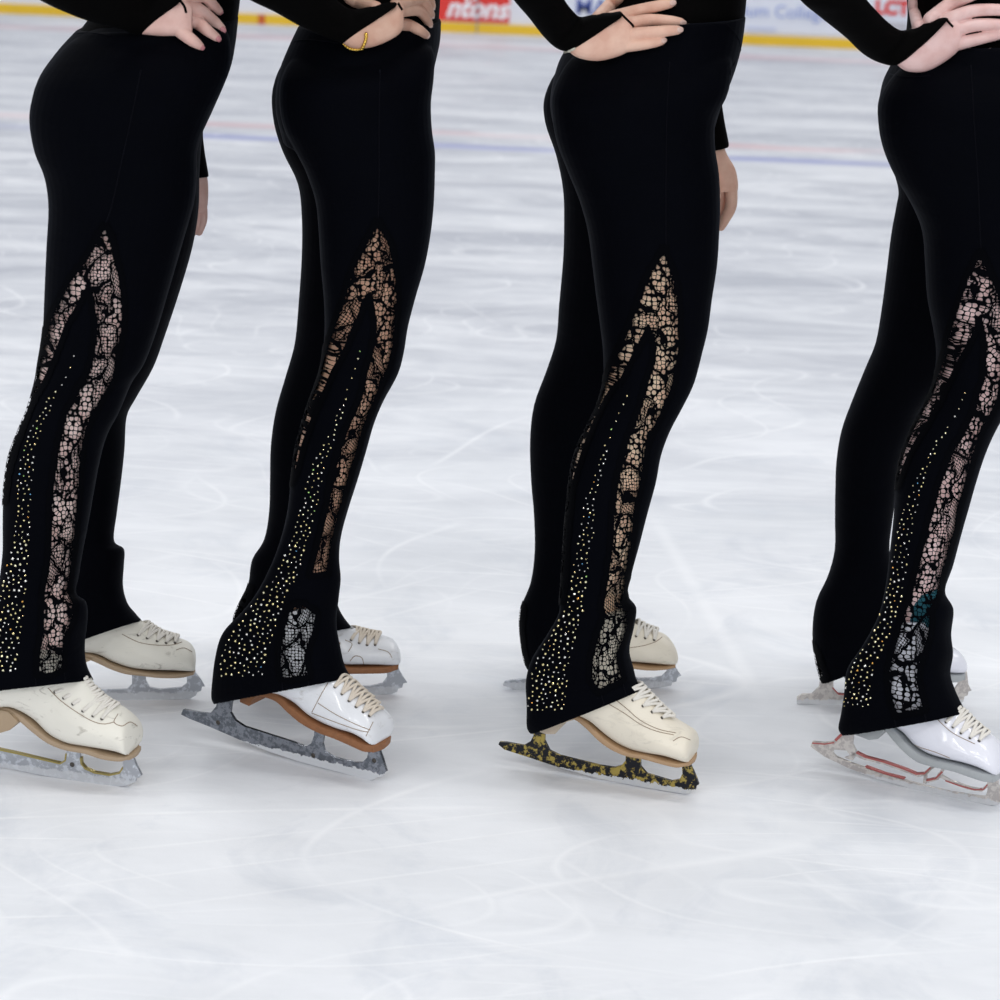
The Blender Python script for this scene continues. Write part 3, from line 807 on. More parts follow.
A_near = dict(mat=btA, solemat=slA, blademat=blA, heelmat=slA, edgemat=rbA, label='scuffed ivory ice skate, heel outside the left of the view',
  boot=[(139,744,137,750,.010),(138,735,136,753,.020),(134,722,131,755,.031),(126,713,116,755,.038),(117,707,100,754,.041),(108,702,80,751,.041),(100,694,62,748,.039),(92,685,44,739,.036),(84,674,26,722,.034),(78,662,5,710,.034),(75,652,-18,712,.036),(74,643,-30,700,.037),(73,635,-32,675,.036),(70,628,-24,645,.036)],
  sole=[(137,754,137,757,.030),(125,755,124,758.5,.038),(105,754,104,758,.042),(85,751,84,755,.041),(65,747.5,63,751,.037),(48,740,46,744,.033),(33,728,30,732,.030),(20,717,17,721,.028),(8,710,5,714,.027),(-5,707,-8,711,.027),(-30,705,-34,709,.028)],
  heel=[(-38,706),(-6,709),(8,712),(18,722),(10,730),(0,733),(-40,727)],
  blade=[[(-58,741),(-55,737),(-42,738),(-35,735),(-34,715),(-18,715),(-19,735),(-16,744),(0,749),(20,753),(45,759),(62,762.5),(67,759),(68,742),(80,742),(81,762),(85,768),(95,772),(110,774),(120,772),(124,766),(123,749),(131,750),(134,758),(138,767),(142,775),(140,777),(137,777),(136,781),(128,785),(118,786),(100,784),(75,781),(50,776),(25,771),(0,766),(-20,761),(-50,752)]],
  edge=[([(-14,744.6),(0,749),(20,753.3),(45,759.3),(61,763),(66,760),(67,753)],.0022),([(81.5,757),(82,763),(86,768),(95,772),(110,774.5),(120,772.5),(123.5,767)],.0022)],
  rivets=[(73,764)],
  laces=[(55,692,82,684),(64,698,88,690),(73,704,95,696),(83,711,101,702),(93,716,107,706),(102,719,114,710)],
  seams=[[(48,688),(60,700),(75,711),(92,721),(104,724),(114,722)],[(137,726),(130,722),(122,726),(114,722),(118,714)]])
A_far = dict(mat=btA, solemat=slA, blademat=blA, label='ivory ice skate with grey scuffs, worn on the far foot',
  boot=[(196,658,195,664,.012),(195,652,194,669,.022),(190,645,188,671,.032),(180,640,174,673,.039),(170,637,158,674,.041),(160,633,142,673.5,.040),(150,627,126,671,.037),(142,619,110,665,.034),(135,608,95,658,.033),(129,596,76,655,.034),(125,582,58,650,.035),(123,570,54,628,.036),(122,558,62,590,.036),(121,550,75,565,.036)],
  sole=[(194,669,194,672,.032),(180,672,180,675,.040),(160,674,160,677,.042),(142,674,142,677,.040),(126,671,125,675,.036),(112,666,110,670,.031),(98,659,95,663,.028),(85,655,82,659,.027),(60,654,56,658,.027)],
  heel=[(48,655),(80,656),(92,660),(84,663),(78,668),(46,672)],
  blade=[[(8,695),(12,690),(30,688),(36,680),(38,655),(52,655),(52,680),(60,689),(95,690),(127,689),(132,684),(132,660),(146,660),(146,680),(150,687),(160,689),(182,687),(187,683),(186,660),(193,662),(196,673),(201,679),(205,686),(202,686),(201,690),(197,692),(196,695),(190,698),(165,700),(130,702),(90,702),(40,700)]],
  laces=[(138,635,148,625),(147,638,155,630),(157,641,163,633),(166,643,171,636),(175,643,178,638)],
  seams=[[(122,634),(138,642),(155,645),(172,645),(182,642)],[(192,652),(184,648),(176,650)]])
B_near = dict(mat=btB, solemat=slB, blademat=blB, lacemat=M_lacec, label='white creased ice skate with thick brown sole and dark blade',
  boot=[(388,737,386,742,.012),(387,728,383,744,.022),(383,719,376,743,.032),(376,710,364,741,.038),(368,701,350,737,.040),(359,692,334,733,.039),(351,683,318,727,.037),(343,674,302,718,.035),(337,665,288,706,.034),(333,652,274,697,.034),(331,640,252,693,.036),(331,628,244,670,.037),(331,615,258,640,.036),(328,602,274,612,.036)],
  sole=[(384,743,383,750,.032),(372,742,370,749,.039),(355,738,353,745,.041),(335,733,333,740,.039),(318,727,315,733,.036),(303,718,299,724,.032),(290,708,286,713,.029),(278,697,274,702,.027),(262,692,258,697,.027),(243,690,240,695,.027)],
  heel=[(240,690),(262,692),(252,700),(249,706),(240,702)],
  blade=[[(182,714),(184,709),(200,712),(211,713),(217,706),(221,690),(234,690),(232,704),(231,712),(236,720),(245,726),(270,734),(295,742),(306,746.5),(312,743),(315,735),(316,718),(327,722),(323,743),(325,751),(335,757),(355,762),(363,762),(368,757),(371,742),(378,744),(381,752),(384,761),(387,771),(384,773),(383,776),(379,776),(372,780),(355,777),(330,769),(300,761),(270,751),(240,739),(210,726),(190,718)]],
  rivets=[(219,722),(314,755),(375,760)],
  laces=[(335,687,345,677),(342,694,352,684),(349,701,359,692),(356,707,366,699),(363,712,372,706),(369,716,378,712)],
  seams=[[(328,683),(322,693),(312,712)],[(318,703),(335,714),(355,724),(370,730)],[(312,713),(335,722),(358,730),(368,732)],[(373,722),(366,736)]])
B_far = dict(mat=btB, solemat=slB, blademat=blA, lacemat=M_lacec, label='white creased ice skate with brown sole behind the near foot',
  boot=[(400,655,399,660,.012),(399,648,396,663,.022),(394,641,388,665,.032),(384,637,375,667,.038),(373,635,360,668,.040),(363,632,344,668,.039),(355,626,328,666,.037),(348,617,312,659,.035),(341,607,298,651,.034),(336,596,280,646,.034),(333,584,262,640,.036),(331,572,262,615,.036),(329,560,272,588,.036),(328,550,285,565,.036)],
  sole=[(398,661,397,667,.032),(388,664,386,670.5,.039),(375,667,373,673,.040),(358,669,356,675,.039),(342,668,340,675,.037),(325,664,322,670,.034),(308,657,305,662,.030),(295,650,290,655,.028),(270,646,266,650,.027)],
  heel=[(258,648),(285,650),(290,656),(284,664),(258,664)],
  blade=[[(226,692),(230,684),(244,681),(250,660),(262,660),(263,678),(272,685),(320,686),(334,684),(336,660),(348,660),(350,682),(355,686),(370,686),(383,683),(387,677),(388,657),(396,657),(399,669),(403,676),(407,682),(403,683),(402,687),(398,688),(397,691),(392,693),(375,695),(350,697),(300,698),(240,697)]],
  laces=[(351,640,357,629),(359,643,364,632),(367,645,372,634),(375,645,380,636)],
  seams=[[(340,642),(338,655)],[(345,640),(352,644),(348,652)],[(350,661),(355,656),(362,658),(364,667)],[(378,649),(388,652),(392,658)]])
C_near = dict(mat=btC, solemat=slC, heelmat=hlC, blademat=blC, lacemat=M_lacew, label='cream ice skate with gold and black blade',
  boot=[(698,750,696,756,.012),(698,742,695,760,.022),(694,733,688,762,.033),(685,727,676,762,.039),(675,721,662,760,.041),(664,712,646,758,.041),(654,701,630,755,.039),(645,691,614,748,.037),(638,681,600,738,.035),(633,668,586,724,.034),(631,654,566,716,.035),(630,642,550,712,.036),(630,630,548,685,.037),(629,618,556,645,.036),(628,608,568,614,.036)],
  sole=[(695,760,695,763,.033),(682,761,681,764.5,.040),(665,760,663,763,.042),(645,757,643,760.5,.041),(628,754,625,757,.038),(612,746,609,750,.034),(600,737,597,741,.031),(588,725,585,729,.028),(576,717,573,720,.027),(560,713,557,717,.027),(540,717,537,720,.027)],
  heel=[(533,719),(548,715),(566,716),(573,720),(566,722),(560,727),(555,734),(545,734),(533,729)],
  blade=[[(499,744),(500,741.5),(507,742),(524,745),(531,741),(534,735),(535,718),(546,720),(545,740),(550,750),(560,755),(580,760),(600,765),(615,767),(622,765),(626,760),(627,742),(641,745),(641,766),(647,773),(660,777),(672,780.5),(680,779),(683,773),(681,753),(689,755),(691,765),(694,771),(697,778),(699,784),(697,785),(696,789),(692,789),(690,793),(683,793),(670,791),(640,786),(600,778),(560,767),(530,757),(505,749)]],
  rivets=[],
  laces=[(625,693,642,686),(633,700,648,694),(643,706,656,703),(652,712,664,712),(662,718,673,720)],
  seams=[[(612,697),(626,708),(640,720),(658,729),(676,733)],[(607,703),(624,713),(640,724),(656,731),(674,735)],[(690,740),(681,737),(673,741)]])
C_far = dict(mat=btC, solemat=slC, blademat=blA, label='cream ice skate with silver blade behind the near foot',
  boot=[(676,654,675,660,.013),(675,647,673,663,.023),(669,638,664,665,.034),(660,633,652,666,.039),(650,630,638,666,.041),(641,624,624,665,.038),(634,615,608,660,.035),(629,605,594,653,.034),(625,594,578,649,.034),(623,582,562,642,.035),(622,570,560,615,.036),(621,558,570,588,.036),(620,548,580,562,.036)],
  sole=[(674,662,674,664.5,.034),(664,665,663,667,.040),(650,667,649,669.5,.042),(636,667,635,670,.040),(622,664,620,667,.035),(605,659,602,662,.030),(590,653,586,656,.027),(560,650,556,653,.027)],
  blade=[[(503,685),(505,681),(515,679.5),(532,678),(540,665),(552,665),(554,676),(562,679),(600,679),(612,676),(614,655),(628,655),(630,675),(638,678),(650,678),(662,676),(667,671),(666,650),(671,652),(674,664),(678,671),(681,675),(677,677),(676,681),(672,682),(671,685),(660,687),(630,689),(560,690),(515,689)]],
  laces=[(636,636,640,625),(645,638,648,629),(654,640,657,632)],
  seams=[[(628,648),(642,646),(655,642),(662,637)]])
D_near = dict(mat=btD, solemat=slD, blademat=blD, edgemat=rdD, label='glossy white ice skate with red and silver openwork blade',
  boot=[(1008,768,1005,772,.012),(1007,761,1002,773,.022),(1002,751,992,771,.033),(994,741,977,769,.039),(985,734,960,766,.041),(976,726,940,762,.040),(968,717,923,757,.037),(961,707,909,748,.035),(955,695,898,736,.034),(951,682,886,727,.034),(949,668,868,720,.036),(948,655,862,700,.037),(947,642,872,670,.036),(946,629,886,642,.036),(943,617,897,620,.036)],
  sole=[(1003,772,1000,780,.033),(990,771,988,779,.040),(975,769.5,973,777,.042),(955,766,953,773,.041),(935,761.5,932,768,.038),(920,756,916,763,.034),(908,747,903,753,.031),(897,735,892,741,.028),(887,726,883,731,.027),(872,724,870,728,.027),(853,724,852,727,.027)],
  heel=[(851,724),(874,726),(884,729),(878,739),(869,740),(853,734)],
  blade=[[(811,746),(813,741),(824,742),(834,741),(842,733),(844,722),(855,722),(853,744),(857,752),(853,760),(845,757),(851,755),(847,750),(835,749),(833,752),(836,756),(850,762),(870,769),(895,777),(925,785),(950,791),(975,795),(986,796),(988,790),(987,762),(998,765),(999,785),(1003,795),(1006,800),(1002,803),(992,805),(970,803),(940,798),(910,789),(880,779),(850,768),(825,756)]],
  strips=[([(853,753),(865,758),(885,763),(905,770),(918,775),(926,774),(933,766),(935,752)],.0042),([(934,766),(926,772),(925,783)],.0045),([(944,753),(944,768),(938,778),(928,781)],.0045),([(938,774),(950,781),(970,788),(982,790),(988,785)],.0040)],
  edge=[([(836,740),(845,731),(848,724)],.004),([(857,752),(866,756.5),(885,761.5),(905,768.5),(917,773.5),(925,773),(931,767)],.0022),([(866,766),(885,773),(905,778)],.0018),([(927,780),(936,778),(943,771)],.0024),([(946,780),(960,785),(975,789),(984,789),(988,784)],.0018),([(813,742.5),(825,743.5),(835,742)],.0018)],
  laces=[(946,722,958,711),(953,727,964,716),(961,733,971,723),(970,738,979,730),(979,741,987,737)],
  seams=[[(938,720),(950,731),(962,738),(975,744)],[(898,733),(915,745),(935,752),(950,758)]])
D_far = dict(mat=btD, solemat=slD, blademat=blD, edgemat=rdD, label='glossy white ice skate mostly hidden behind the near leg',
  boot=[(964,662,963,668,.013),(963,656,961,671,.023),(957,650,951,673,.034),(948,647,938,673,.039),(938,643,924,672,.041),(928,636,908,668,.037),(920,626,895,662,.034),(913,613,880,658,.033),(908,600,862,660,.034),(904,586,846,658,.035),(900,574,842,630,.036),(897,562,848,598,.036),(894,552,856,568,.036)],
  sole=[(963,671,963,677,.033),(952,673,951,680,.040),(935,673,933,680,.041),(918,671,916,678,.038),(903,666,900,672,.033),(888,660,885,666,.029),(872,660,868,665,.027),(848,662,846,667,.027)],
  heel=[(844,662),(872,662),(880,668),(872,678),(846,680)],
  blade=[[(797,703),(797,697),(802,694),(812,693.5),(819,687),(823,668),(833,668),(833,688),(838,694),(850,696),(900,697),(912,692),(914,665),(926,665),(928,690),(940,695),(952,692),(958,684),(958,665),(966,667),(968,684),(971,690),(968,691),(967,695),(964,696),(963,701),(958,704),(930,706),(880,707),(820,706)]],
  edge=[([(832,687),(838,693.5),(850,695)],.002)],
  laces=[], seams=[])

people = [
 dict(label='person in black leggings at the left edge, fingers with pink nails spread on hip', seed=1, skin=skA, tights=tgA, nail=nlA,
  near_foot=((-50,752,0.016),(120,786)), far_foot=((30,700),(185,699)), near_ankle=(20,760), far_ankle=(95,701),
  near_leg=[(62,45,236,36,.085),(42,75,229,68,.1),(33,100,219,95,.105),(31,122,208,118,.105),(36,150,197,150,.1),(46,175,196,178,.1),(50,205,193,205,.1),(48,245,181,247,.095),(46,290,168,292,.09),(44,330,156,332,.083),(39,362,144,364,.077),(36,380,131,384,.07),(28,408,119,412,.066),(18,432,106,437,.064),(9,458,99,462,.064),(5,490,93,492,.064),(5,520,87,522,.062),(6,550,80,552,.058),(4,575,75,577,.055),(1,595,72,594,.053),(-1,604,82,602,.054),(-4,620,83,618,.056),(-10,645,79,643,.06),(-18,668,80,664,.064),(-25,694,87,681,.068)],
  far_leg=[(48,70,225,72,.09),(38,100,215,100,.1),(38,130,203,130,.1),(50,170,199,170,.098),(58,205,198,210,.095),(65,245,192,248,.09),(68,290,179,293,.083),(66,335,164,338,.077),(64,365,153,368,.07),(60,395,136,398,.064),(55,420,126,418,.06),(50,450,124,450,.058),(52,480,121,480,.056),(58,510,117,512,.052),(64,540,114,541,.048),(64,552,124,549,.05),(62,570,124,565,.052),(58,590,123,585,.054),(54,610,127,602,.057),(48,640,134,612,.06),(40,657,142,621,.062)],
  pelvis=[(80,28,237,18,0.147),(60,50,234,44,0.162),(42,78,228,72,0.177),(38,110,212,110,0.177),(45,140,198,140,0.162)],
  torso=[(118,-230,250,-230,.13),(112,-150,246,-150,.125),(108,-80,243,-80,.115),(100,-30,241,-32,.115),(95,8,240,0,.12),(75,36,236,30,.13)],
  near_cut=650, far_cut=585, shoulder=(110,-235),
  sleeve=[(-58,-70,18,-100,.045),(5,-22,50,-80,.045),(42,1,80,-62,.044),(70,14,108,-45,.042),(95,23,130,-34,.038),(120,29,150,-25,.032),(141,35,163,-14,.024),(160,20,172,-9,.02),(179,4,184,-4,.014)], wrist_ring=6,
  hand=dict(palm=[(135,12,140,34,.015),(158,2,160,36,.016),(174,-3,176,36,.016),(186,0,186,38,.013)],
   fingers=[[(176,28,7,0),(189,38,6.6,.008),(196,43,5.5,.004),(200,46,4.2,0)],[(176,16,7,0),(196,22,6.8,.012),(208,31,5.8,.006),(216,37,4.6,0)],[(180,6,7,0),(197,9,7,.014),(211,19,6.2,.008),(221,28,4.7,0)],[(184,-5,7,0),(203,-4,6.5,.014),(213,5,5.5,.008),(219,11,4.3,0)]]),
  far_arm=[(170,-220,.13,.05),(185,-100,.17,.044),(190,20,.17,.036),(184,120,.15,.0265),(189,179,.14,.0285)],
  far_hand=dict(dY=.14, palm=[(186,160,204,162,.014),(184,180,208,182,.014),(182,200,208,202,.013),(180,212,206,213,.011)], fingers=[[(203,205,4,0),(203,220,4,0),(199,232,3.6,0)],[(196,205,5,.0),(196,222,5,.0),(191,234,4,.0)]]),
  loop=[(179,0),(184,6),(186,13)],
  lace=[[(105,227),(110,237),(115,258),(119,275),(121,290),(123,310),(122,330),(119,345),(116,360),(113,378),(108,388),(102,397),(98,405),(92,415),(86,430),(82,448),(80,465),(79,485),(77,505),(75,530),(73,550),(70,572),(67,590),(71,598),(74,606),(72,620),(66,635),(63,650),(62,668),(50,674),(38,674),(39,655),(42,635),(43,615),(43,600),(44,590),(48,570),(50,550),(51,530),(51,505),(53,485),(56,465),(58,450),(62,432),(66,415),(73,402),(80,387),(88,375),(92,362),(96,340),(96,320),(93,300),(90,284),(82,296),(75,310),(66,325),(60,342),(54,358),(47,375),(42,385),(36,395),(29,410),(22,430),(14,452),(8,475),(5,500),(2,500),(4,475),(9,452),(19,425),(27,405),(34,386),(38,368),(41,356),(44,345),(47,330),(52,315),(58,305),(65,292),(71,280),(80,268),(88,258),(93,247),(98,238)]],
  stones=[(75,352,0),(72,362,0),(66,378,.8),(59,388,1.5),(52,398,3),(45,412,4),(38,425,5),(29,450,6),(26,470,7),(24,490,7),(22,520,8),(20,550,9),(16,575,11),(12,600,13),(6,630,15),(1,660,16),(0,675,14)], stone_end=672,
  seams=[[(72,34),(90,33),(112,36)],[(141,70),(133,110),(122,160),(112,205),(105,225)],[(36,674),(36,690)],[(64,672),(66,686)]],
  near_boot=A_near, far_boot=A_far),
 dict(label='person in black leggings with gold bracelet on wrist, second skater from the left', seed=2, skin=skB, tights=tgB, nail=nlB,
  near_foot=((190,718,0.028),(372,780)), far_foot=((240,697),(392,694)), near_ankle=(275,747), far_ankle=(295,697),
  near_leg=[(286,60,440,52,.09),(281,80,434,75,.1),(280,105,431,103,.103),(285,128,432,130,.103),(297,152,435,152,.1),(307,172,435,172,.1),(316,200,434,202,.098),(319,230,431,232,.094),(321,262,425,265,.09),(324,295,416,296,.085),(325,325,408,327,.08),(323,350,404,352,.074),(319,372,398,374,.07),(310,398,384,400,.066),(302,422,374,424,.064),(295,450,366,452,.064),(291,480,357,482,.063),(289,508,348,508,.06),(284,538,338,538,.056),(276,563,335,560,.053),(263,590,336,580,.054),(248,611,333,602,.056),(230,632,330,625,.06),(223,656,334,650,.062),(220,680,338,667,.064),(219,696,343,676,.065),(221,703,345,679,.062)],
  far_leg=[(278,62,430,60,.09),(273,88,425,88,.1),(274,120,420,120,.1),(283,150,418,150,.097),(298,182,420,182,.093),(302,215,418,215,.09),(302,255,410,255,.086),(299,300,402,300,.08),(295,342,392,342,.074),(286,375,380,375,.068),(276,410,365,408,.064),(271,445,354,445,.062),(270,480,345,480,.06),(269,512,338,512,.056),(264,540,333,540,.05),(252,560,332,555,.05),(248,585,333,575,.052),(238,606,336,598,.055),(233,622,341,613,.057),(234,650,352,628,.062)],
  pelvis=[(300,24,441,20,0.142),(290,45,440,42,0.157),(280,72,434,70,0.172),(277,105,429,105,0.172),(285,140,428,140,0.162)],
  torso=[(330,-230,450,-230,.13),(322,-150,446,-150,.12),(318,-80,443,-80,.11),(312,-30,442,-30,.11),(305,10,441,5,.12),(297,34,439,30,.125)],
  near_cut=585, far_cut=560, shoulder=(325,-235),
  sleeve=[(190,-50,235,-110,.045),(222,-17,262,-76,.044),(250,0,286,-57,.043),(275,12,306,-42,.041),(300,26,324,-22,.037),(325,37,335,-2,.031),(346,43,351,9,.023),(363,31,367,7,.02),(381,18,385,3,.017),(397,6,398,1,.012)], wrist_ring=6,
  hand=dict(palm=[(336,18,342,42,.015),(356,20,352,48,.016),(372,12,368,48,.016),(386,6,384,43,.016),(398,4,398,35,.014)],
   fingers=[[(392,24,7,0),(408,25,6.3,.010),(419,30,5.4,.006),(426,35,4.4,0)],[(394,12,7,0),(416,10,6,.016),(425,17,5.2,.010),(429,24,4.5,.003)],[(396,5,7,0),(417,-1,6,.018),(427,7,5.2,.012),(431,15,4.4,.004)],[(396,-4,7,0),(416,-9,6,.016),(428,-3,5.2,.01),(432,6,4.2,.004)],[(376,8,7,.004),(361,3,7,.006),(350,-2,6.5,.006),(346,-12,5.5,.004)]]),
  far_arm=[(385,-220,.13,.05),(380,-100,.19,.044),(370,0,.19,.036),(372,110,.17,.028),(372,160,.16,.022)],
  far_hand=dict(dY=.16, palm=[(362,155,382,155,.012),(360,185,385,185,.012),(362,205,384,205,.011)], fingers=[[(366,200,6,0),(366,228,5,0),(368,244,4,0)],[(378,200,6,0),(379,228,5,0),(378,242,4,0)]]),
  loop=[(398,3),(400,7),(402,10)],
  bracelet=[(344,44),(349,48),(355,49.5),(361,48.5),(364,44),(366,38),(366,34)], bracelet_mat=M_gold,
  lace=[[(378,222),(383,232),(390,245),(393,262),(396,280),(397,300),(395,320),(393,345),(390,360),(386,372),(380,385),(375,397),(370,410),(362,430),(357,450),(350,470),(345,490),(338,515),(333,535),(330,550),(327,572),(311,574),(316,555),(322,530),(328,505),(332,480),(337,460),(343,440),(349,425),(358,405),(363,392),(366,375),(370,360),(374,345),(376,325),(374,310),(370,292),(362,305),(357,320),(350,335),(345,348),(340,358),(333,370),(327,385),(320,400),(312,420),(303,445),(297,470),(292,482),(288,480),(291,455),(297,433),(303,415),(310,398),(318,383),(322,365),(325,355),(330,340),(337,320),(342,305),(347,290),(351,275),(360,255),(368,240)],
        [(294,606),(303,604),(316,614),(314,630),(308,645),(305,660),(309,675),(296,678),(282,678),(280,665),(281,645),(285,625),(289,612)]],
  far_lace=[[(250,588),(240,602),(233,612),(229,625),(229,640),(238,628),(244,612),(248,600)]],
  stones=[(361,348,0),(358,358,0),(352,378,.6),(347,393,1.2),(338,420,3),(330,440,4),(320,460,6),(315,480,7),(311,500,8),(305,520,8),(298,545,9),(290,565,10),(283,580,12),(270,600,14),(262,615,18),(252,635,21),(244,655,22),(241,676,21)], stone_end=676,
  seams=[[(290,42),(310,40),(345,44)],[(380,70),(379,120),(379,175),(378,220)],[(282,678),(283,694)],[(308,676),(309,688)]],
  near_boot=B_near, far_boot=B_far),
 dict(label='person in black leggings above a gold and black blade, third skater from the left', seed=3, skin=skC, tights=tgC, nail=nlB,
  near_foot=((505,750,0.022),(683,794)), far_foot=((520,689),(662,688)), near_ankle=(570,768), far_ankle=(585,689),
  near_leg=[(562,62,738,56,.09),(553,90,729,88,.1),(552,115,716,118,.104),(557,143,715,146,.104),(568,172,719,174,.1),(580,202,720,204,.098),(588,232,719,234,.095),(592,262,717,264,.09),(596,295,712,297,.086),(600,325,708,327,.08),(603,352,702,352,.075),(603,380,694,382,.07),(597,405,682,407,.066),(586,428,670,430,.064),(575,452,661,455,.064),(569,480,656,482,.063),(566,510,648,512,.06),(564,540,640,542,.056),(563,570,631,572,.052),(562,598,625,594,.05),(561,614,634,608,.052),(550,635,631,628,.056),(536,658,626,650,.06),(530,680,630,668,.062),(531,705,633,681,.063),(531,725,639,687,.064),(535,732,641,690,.061)],
  far_leg=[(553,68,730,66,.09),(545,95,722,95,.1),(545,122,712,122,.1),(556,155,708,155,.097),(563,190,706,190,.093),(564,225,704,225,.09),(563,260,700,262,.086),(559,305,690,305,.08),(556,340,680,340,.075),(546,372,665,372,.07),(534,405,648,405,.066),(530,440,636,440,.064),(531,480,628,480,.06),(534,515,622,515,.056),(535,550,618,550,.05),(531,582,622,572,.05),(521,608,628,592,.054),(520,632,630,606,.058),(524,660,632,618,.062),(529,671,634,624,.062)],
  pelvis=[(594,20,745,15,0.142),(566,50,741,44,0.157),(555,74,733,72,0.172),(550,105,720,105,0.172),(557,140,710,140,0.162)],
  torso=[(630,-230,760,-230,.13),(628,-150,755,-150,.12),(625,-80,751,-80,.11),(616,-15,748,-18,.11),(602,10,746,8,.12),(585,30,744,25,.125)],
  near_cut=600, far_cut=570, shoulder=(635,-235),
  sleeve=[(470,-75,525,-110,.045),(490,-35,540,-60,.043),(512,-2,556,-16,.04),(529,18,566,2,.036),(543,36,575,13,.032),(556,48,581,17,.027),(570,51,590,15,.024),(590,40,602,13,.021),(608,27,613,12,.017),(622,17,622,11,.012)], wrist_ring=5,
  hand=dict(palm=[(558,24,566,48,.015),(580,20,576,57,.016),(598,17,594,61,.016),(612,15,610,59,.016),(626,15,626,53,.014)],
   fingers=[[(616,47,7.2,0),(640,44.5,6.2,.006),(654,42.5,5.4,.003),(661,41,4.6,0)],[(618,36,7.5,0),(646,33,6.6,.010),(666,31,5.9,.005),(677,30,5,0)],[(620,26,7.5,0),(647,20.5,6.7,.012),(668,21,6,.006),(680,22.5,5.1,0)],[(612,18,7.5,0),(637,11,6.8,.012),(658,6,6,.006),(670,3.5,5,0)],[(598,19,8,.004),(609,7,8,.008),(618,-3,7.5,.008),(624,-14,6,.004)]]),
  far_arm=[(700,-220,.13,.05),(715,-100,.18,.044),(708,10,.18,.038),(702,88,.16,.028),(712,151,.15,.0262)],
  far_hand=dict(dY=.15, palm=[(700,128,722,134,.015),(702,150,726,152,.016),(704,168,735,168,.015),(706,182,738,182,.015),(708,192,738,190,.013)], fingers=[[(731,184,6,-.004),(731,205,5.8,-.006),(725,219,5,-.004),(721,227,4,0)],[(722,184,6.5,.008),(720,206,6,.01),(716,222,5,.008)],[(712,186,6.5,.014),(710,206,6,.016),(708,222,5,.014)],[(708,160,6,-.02),(713,180,6,-.022),(716,196,5,-.02)]]),
  loop=[(621,14),(626,19),(633,26)],
  bracelet=[(565,52),(569,50.5),(574,48)], bracelet_mat=simple('pale_cord', s2l(200,195,180), .7, bmp=0),
  lace=[[(664,250),(668,262),(673,275),(677,290),(678,305),(679,330),(679,350),(676,365),(673,382),(669,395),(664,405),(659,418),(653,430),(648,440),(645,452),(643,470),(639,490),(635,505),(633,525),(631,545),(628,565),(624,590),(622,605),(630,611),(627,627),(622,642),(617,655),(619,668),(622,679),(610,685),(599,691),(592,681),(591,665),(594,650),(598,635),(604,620),(603,605),(606,585),(610,560),(613,535),(613,515),(616,495),(618,480),(622,465),(626,448),(630,435),(636,420),(642,405),(645,390),(650,375),(655,360),(655,345),(653,335),(648,325),(642,338),(636,350),(628,365),(622,378),(612,388),(606,398),(600,410),(593,425),(587,440),(582,455),(577,470),(572,490),(570,510),(567,540),(565,570),(563,600),(559,600),(560,570),(562,540),(564,515),(566,490),(568,470),(573,450),(578,435),(585,420),(596,403),(603,390),(608,375),(613,362),(620,348),(627,333),(632,320),(638,305),(645,285),(652,270)]],
  far_lace=[[(521,605),(516,625),(519,650),(524,668),(527,664),(523,650),(521,630),(523,610)]],
  stones=[(629,393,0),(625,400,0),(617,418,.6),(610,435,1.2),(605,450,2),(600,470,3.5),(596,485,4.5),(590,500,5),(588,520,6),(586,535,7),(582,555,7),(580,570,8),(577,590,8),(574,610,9),(565,630,12),(557,650,15),(550,670,17),(548,690,19),(545,708,18)], stone_end=710,
  seams=[[(566,50),(580,56),(600,62)],[(670,62),(667,110),(666,170),(666,248)],[(600,690),(604,704)],[(622,681),(626,696)],[(700,0),(720,18),(738,38),(741,60)],[(735,62),(730,72),(733,80)]],
  near_boot=C_near, far_boot=C_far),
 dict(label='person in black leggings at the right edge, red and silver openwork blade below', seed=4, skin=skD, tights=tgD, nail=nlB,
  near_foot=((815,750,0.026),(990,805)), far_foot=((800,704),(955,704)), near_ankle=(880,775), far_ankle=(870,705),
  near_leg=[(894,70,1068,62,.09),(882,95,1060,95,.1),(879,122,1052,122,.104),(884,150,1050,152,.103),(896,178,1052,180,.1),(912,205,1052,207,.098),(923,232,1051,234,.095),(926,265,1048,266,.09),(928,298,1043,300,.085),(934,330,1038,330,.08),(937,355,1033,355,.075),(934,385,1022,380,.07),(924,408,1007,406,.066),(911,432,993,432,.064),(901,458,983,456,.064),(896,484,975,482,.062),(894,512,968,510,.06),(891,542,960,540,.056),(889,570,952,567,.052),(886,595,943,592,.05),(880,618,951,610,.053),(866,645,948,635,.057),(851,668,950,655,.06),(848,692,947,675,.062),(845,712,952,692,.064),(842,727,961,710,.064),(846,734,964,713,.061)],
  far_leg=[(890,72,1055,70,.09),(880,98,1048,98,.1),(880,130,1040,130,.1),(890,160,1036,160,.097),(899,190,1034,190,.093),(897,208,1032,210,.091),(892,235,1026,238,.088),(887,275,1012,278,.083),(882,312,995,315,.077),(876,345,972,345,.072),(865,372,952,372,.068),(852,404,925,402,.064),(842,432,910,434,.062),(837,462,900,462,.06),(836,492,896,490,.057),(836,522,891,520,.053),(836,550,888,547,.05),(829,576,892,568,.052),(817,602,898,590,.055),(813,632,905,605,.058),(816,660,912,622,.06),(822,684,922,640,.062)],
  pelvis=[(905,42,1074,38,0.147),(893,68,1068,64,0.162),(884,90,1062,90,0.172),(881,125,1048,125,0.172),(890,155,1043,155,0.162)],
  torso=[(925,-230,1090,-230,.13),(915,-150,1085,-150,.12),(908,-80,1082,-80,.115),(906,-20,1078,-20,.115),(908,15,1076,10,.12),(905,48,1073,42,.13)],
  near_cut=600, far_cut=555, shoulder=(930,-235),
